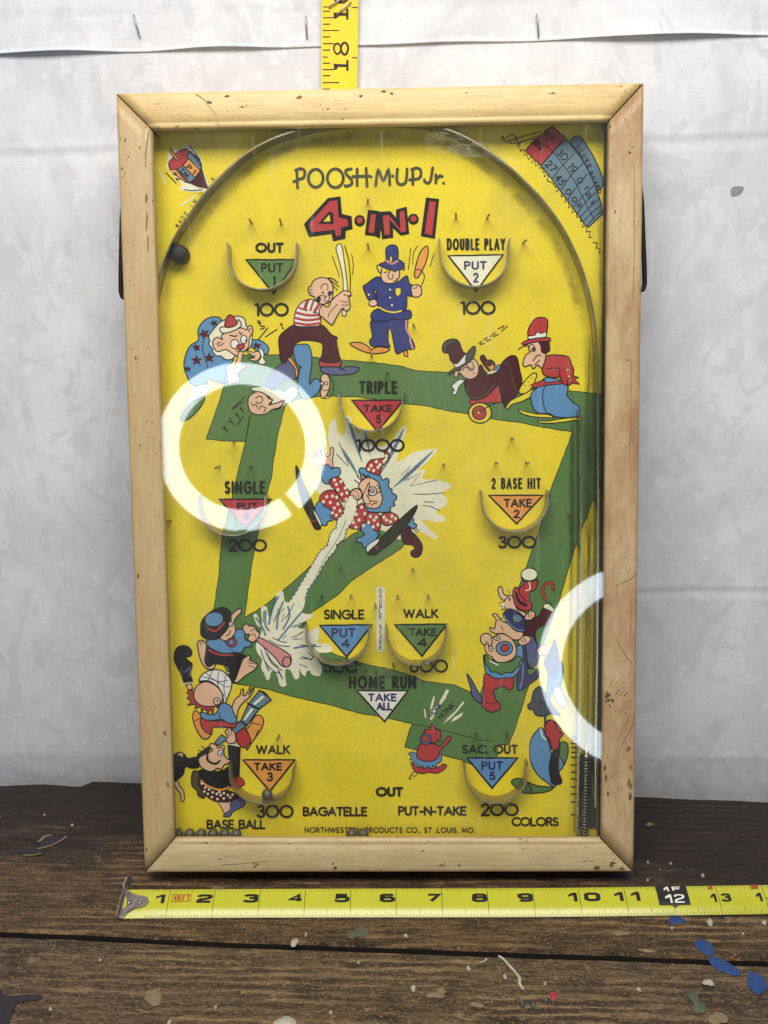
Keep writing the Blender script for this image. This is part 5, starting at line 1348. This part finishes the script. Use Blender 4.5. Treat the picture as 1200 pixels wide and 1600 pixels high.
for side, off in ((0, 0), (1, -.012)): 
    mb.add([MT(U0+(U1-U0)*i/nu, -HWD+2*HWD*j/nv, off) for i in range(nu+1) for j in range(nv+1)], [((i*(nv+1)+j, (i+1)*(nv+1)+j, (i+1)*(nv+1)+j+1, i*(nv+1)+j+1) if side == 0 else (i*(nv+1)+j+1, (i+1)*(nv+1)+j+1, (i+1)*(nv+1)+j, i*(nv+1)+j)) for i in range(nu) for j in range(nv)], M_TAPE, True)
for v in (-HWD, HWD):
    a = [MT(U0+(U1-U0)*i/nu, v) for i in range(nu+1)]; b = [MT(U0+(U1-U0)*i/nu, v, -.012) for i in range(nu+1)]
    mb.add(a+b, [(i, i+1, nu+2+i, nu+1+i) for i in range(nu)], M_TAPE)
mb.build('blade', mt)
class TPrint:
    def __init__(s): s.mb = MB(); s.o = .0015
    def put(s, vs, fs, m):
        s.mb.add([MT(a, b, s.o) for a, b in vs], fs, m, False)
    def rect(s, u0, u1, v0, v1, m):
        n = max(1, int(abs(v1-v0)/.06)); vs = []; 
        for k in range(n+1): v = v0+(v1-v0)*k/n; vs += [(u0, v), (u1, v)]
        s.put(vs, [(2*k, 2*k+1, 2*k+3, 2*k+2) for k in range(n)], m)
pu = lambda px: 1+(px-262)/72.05
tk = TPrint()
for i in range(3, 24*32):
    u = i/32
    if u < 12: L = .27 if i % 16 == 0 else .19 if i % 8 == 0 else .15 if i % 4 == 0 else .11 if i % 2 == 0 else .075
    else:
        if i % 2: continue
        L = .27 if i % 16 == 0 else .19 if i % 8 == 0 else .15 if i % 4 == 0 else .10
    if i % 32 == 0:
        tk.rect(u-.006, u+.006, -HWD, HWD, 'mblack'); continue
    if u > .5: tk.rect(u-.0045, u+.0045, -HWD, -HWD+L*.62, 'mblack')
    if u > .5 and i % 2 == 0: tk.rect(u-.0045, u+.0045, HWD-(.10 if i % 16 == 0 else .075 if i % 4 == 0 else .05), HWD, 'mblack')
tk.mb.build('graduation', mt, kind='stuff')
dg = TPrint(); dg.o = .003
def dig(*a_, **k_):
    global dg
    dg.mb = MB(); dig_(*a_, **k_); dg.mb.build('printed_digit', mt)
def dig_(ch, a, b, v0=-.02, v1=.19, w=.075, col='mblack'):
    # blade digits: wide, heavy uprights -> drawn narrow and stretched sideways
    W_ = pu(b)-pu(a); st, L = strokes(ch, .2); h = v1-v0-w*.8
    if ch == '1':
        m_ = w*1.05; dg.o += .001; dg.rect(pu(b)-m_, pu(b), v0, v1, col); dg.o += .0015
        dg.put([(pu(b)-m_, v1), (pu(b)-m_, v1-.06), (pu(a), v1-.10), (pu(a), v1-.05)], [(0, 1, 2, 3)], col); return
    for s in st:
        k = .58; q = [((x/L)*(W_-w*1.0)*k, y*h) for x, y in s]; v, f = ribbon(q, w*.72, len(s) > 8 and math.dist(s[0], s[-1]) < 1e-4, False)
        dg.put([(pu(a)+w*.5+x/k, v0+w*.4+y) for x, y in v], f, col); dg.o += .0003
GL['2'] = (.56, [[(0, .74), (.03, .93), (.14, 1), (.46, 1), (.58, .9), (.58, .68), (.46, .52), (.1, .36), (0, .2), (0, 0), (.6, 0)]])
GL['3'] = (.56, [[(0, .8), (.05, .95), (.16, 1), (.42, 1), (.54, .92), (.54, .64), (.42, .54), (.2, .54)], [(.42, .54), (.56, .44), (.56, .12), (.44, 0), (.12, 0), (0, .08), (0, .22)]])
GL['5'] = (.56, [[(.54, 1), (.05, 1), (.03, .52), (.12, .62), (.44, .62), (.56, .5), (.56, .14), (.44, 0), (.12, 0), (0, .1), (0, .2)]])
GL['6'] = (.56, [[(.54, .84), (.46, 1), (.12, 1), (0, .88), (0, .12), (.12, 0), (.44, 0), (.56, .12), (.56, .42), (.44, .56), (.12, .56), (.02, .46)]])
GL['9'] = (.56, [[(.02, .16), (.1, 0), (.44, 0), (.56, .12), (.56, .88), (.44, 1), (.12, 1), (0, .88), (0, .56), (.12, .44), (.44, .44), (.54, .54)]])
GL['8'] = (.56, [[(.1, .54), (.02, .66), (.02, .9), (.12, 1), (.44, 1), (.54, .9), (.54, .66), (.46, .54), (.1, .54), (0, .42), (0, .12), (.12, 0), (.44, 0), (.56, .12), (.56, .42), (.46, .54)]])
GL['0'] = (.56, [[(.12, 0), (.44, 0), (.56, .14), (.56, .86), (.44, 1), (.12, 1), (0, .86), (0, .14), (.12, 0)]])
for ch, a, b in (('1', 241.5, 256), ('2', 307.5, 330.5), ('3', 381.5, 404), ('4', 452, 476), ('5', 525.5, 548), ('6', 597, 620), ('7', 670, 692), ('8', 742, 765), ('9', 814, 836.5), ('1', 893, 906.5), ('0', 918, 942), ('1', 965, 978.5), ('1', 991, 1004.5)): dig(ch, a, b)
for ch, a, b in (('1', 1114, 1122.5), ('3', 1130.5, 1144.5), ('1', 1184.5, 1193), ('4', 1201, 1216)): dig(ch, a, b, -.07, .115, .05)
dig('1', 1113.5, 1121, .215, .315, .035, 'mred'); dig('2', 1181, 1193, .215, .315, .035, 'mred')
def box_(a, b, v0, v1, w, col):
    dg.mb = MB()
    for r in ((a, b, v1-w, v1), (a, b, v0, v0+w), (a, a+w, v0+w, v1-w), (b-w, b, v0+w, v1-w)): dg.rect(*r, col)
box_(pu(267), pu(297.5), .01, .18, .011, 'mred'); dg.mb.build('printed_box', mt)
for ch, a, b in (('1', 270.5, 274), ('6', 276, 281.5), ('F', 284, 288.5), ('T', 290.5, 295.5)): dig(ch, a, b, .04, .15, .02, 'mred')
dg.mb = MB(); dg.rect(pu(1032), pu(1080), .155, .315, 'mblack'); dg.rect(pu(1032), pu(1080), -.125, .14, 'mblack'); dg.o += .0004
dg.put([(pu(1051), -.125), (pu(1062), -.125), (pu(1056.5), -.18)], [(0, 2, 1)], 'mblack'); dg.put([(pu(1050), .315), (pu(1062), .315), (pu(1056), .33)], [(0, 1, 2)], 'mblack'); dg.o += .001; dg.mb.build('printed_block', mt)
for ch, a, b in (('1', 1044, 1052), ('F', 1057.5, 1071.5)): dig(ch, a, b, .175, .295, .035, 'white')
for ch, a, b in (('1', 1043, 1053), ('2', 1057, 1072)): dig(ch, a, b, -.09, .10, .04, 'white')

# end hook
mb = MB(); up_ = [(-.03, .46), (.06, .40), (.16, .30), (.30, .22), (.43, .20), (.54, .14), (.58, .02), (.54, -.10), (.44, -.16), (.30, -.20), (.18, -.30), (.10, -.42), (.06, -.46), (-.03, -.46)]
up_ = [(a, b*.71) for a, b in up_]; n = len(up_); t, f = fill(up_); mb.add([MT(a, b, .035) for a, b in t]+[MT(a, b, .012) for a, b in t], f+[tuple(n+j for j in g[::-1]) for g in f]+[(i, (i+1) % n, n+(i+1) % n, n+i) for i in range(n)], M_HOOK)
pl = [(-.34, -.16), (-.34, -.05), (-.12, .05), (.1, .12), (.28, .17), (.36, .26), (.46, .33), (.56, .32), (.60, .24), (.56, .12), (.45, -.02), (.35, -.10), (0, -.14)]
t, f = fill(pl)
def HP(a, z, o): p = MT(-.03-o, 0); return (p[0]-a*SIN(TA)+max(0, a-.36)*.42, p[1]+a*COS(TA), z+.19+BZ)
n = len(pl); mb.add([HP(a, b, 0) for a, b in t]+[HP(a, b, .035) for a, b in t], f+[tuple(n+j for j in g[::-1]) for g in f]+[(i, (i+1) % n, n+(i+1) % n, n+i) for i in range(n)], M_HOOK)
hook = mb.build('end_hook', mt)
for u in (.15, .38):
    mb = MB(); c = MT(u, .0, .035); vs = [(c[0]+.05*COS(a*PI/5), c[1]+.05*SIN(a*PI/5), c[2]) for a in range(10)]+[(c[0]+.03*COS(a*PI/5), c[1]+.03*SIN(a*PI/5), c[2]+.02) for a in range(10)]+[(c[0], c[1], c[2]+.024)]
    mb.add(vs, [(i, (i+1) % 10, 10+(i+1) % 10, 10+i) for i in range(10)]+[(10+i, 10+(i+1) % 10, 20) for i in range(10)], M_STAPLE, True); mb.build('rivet', hook)
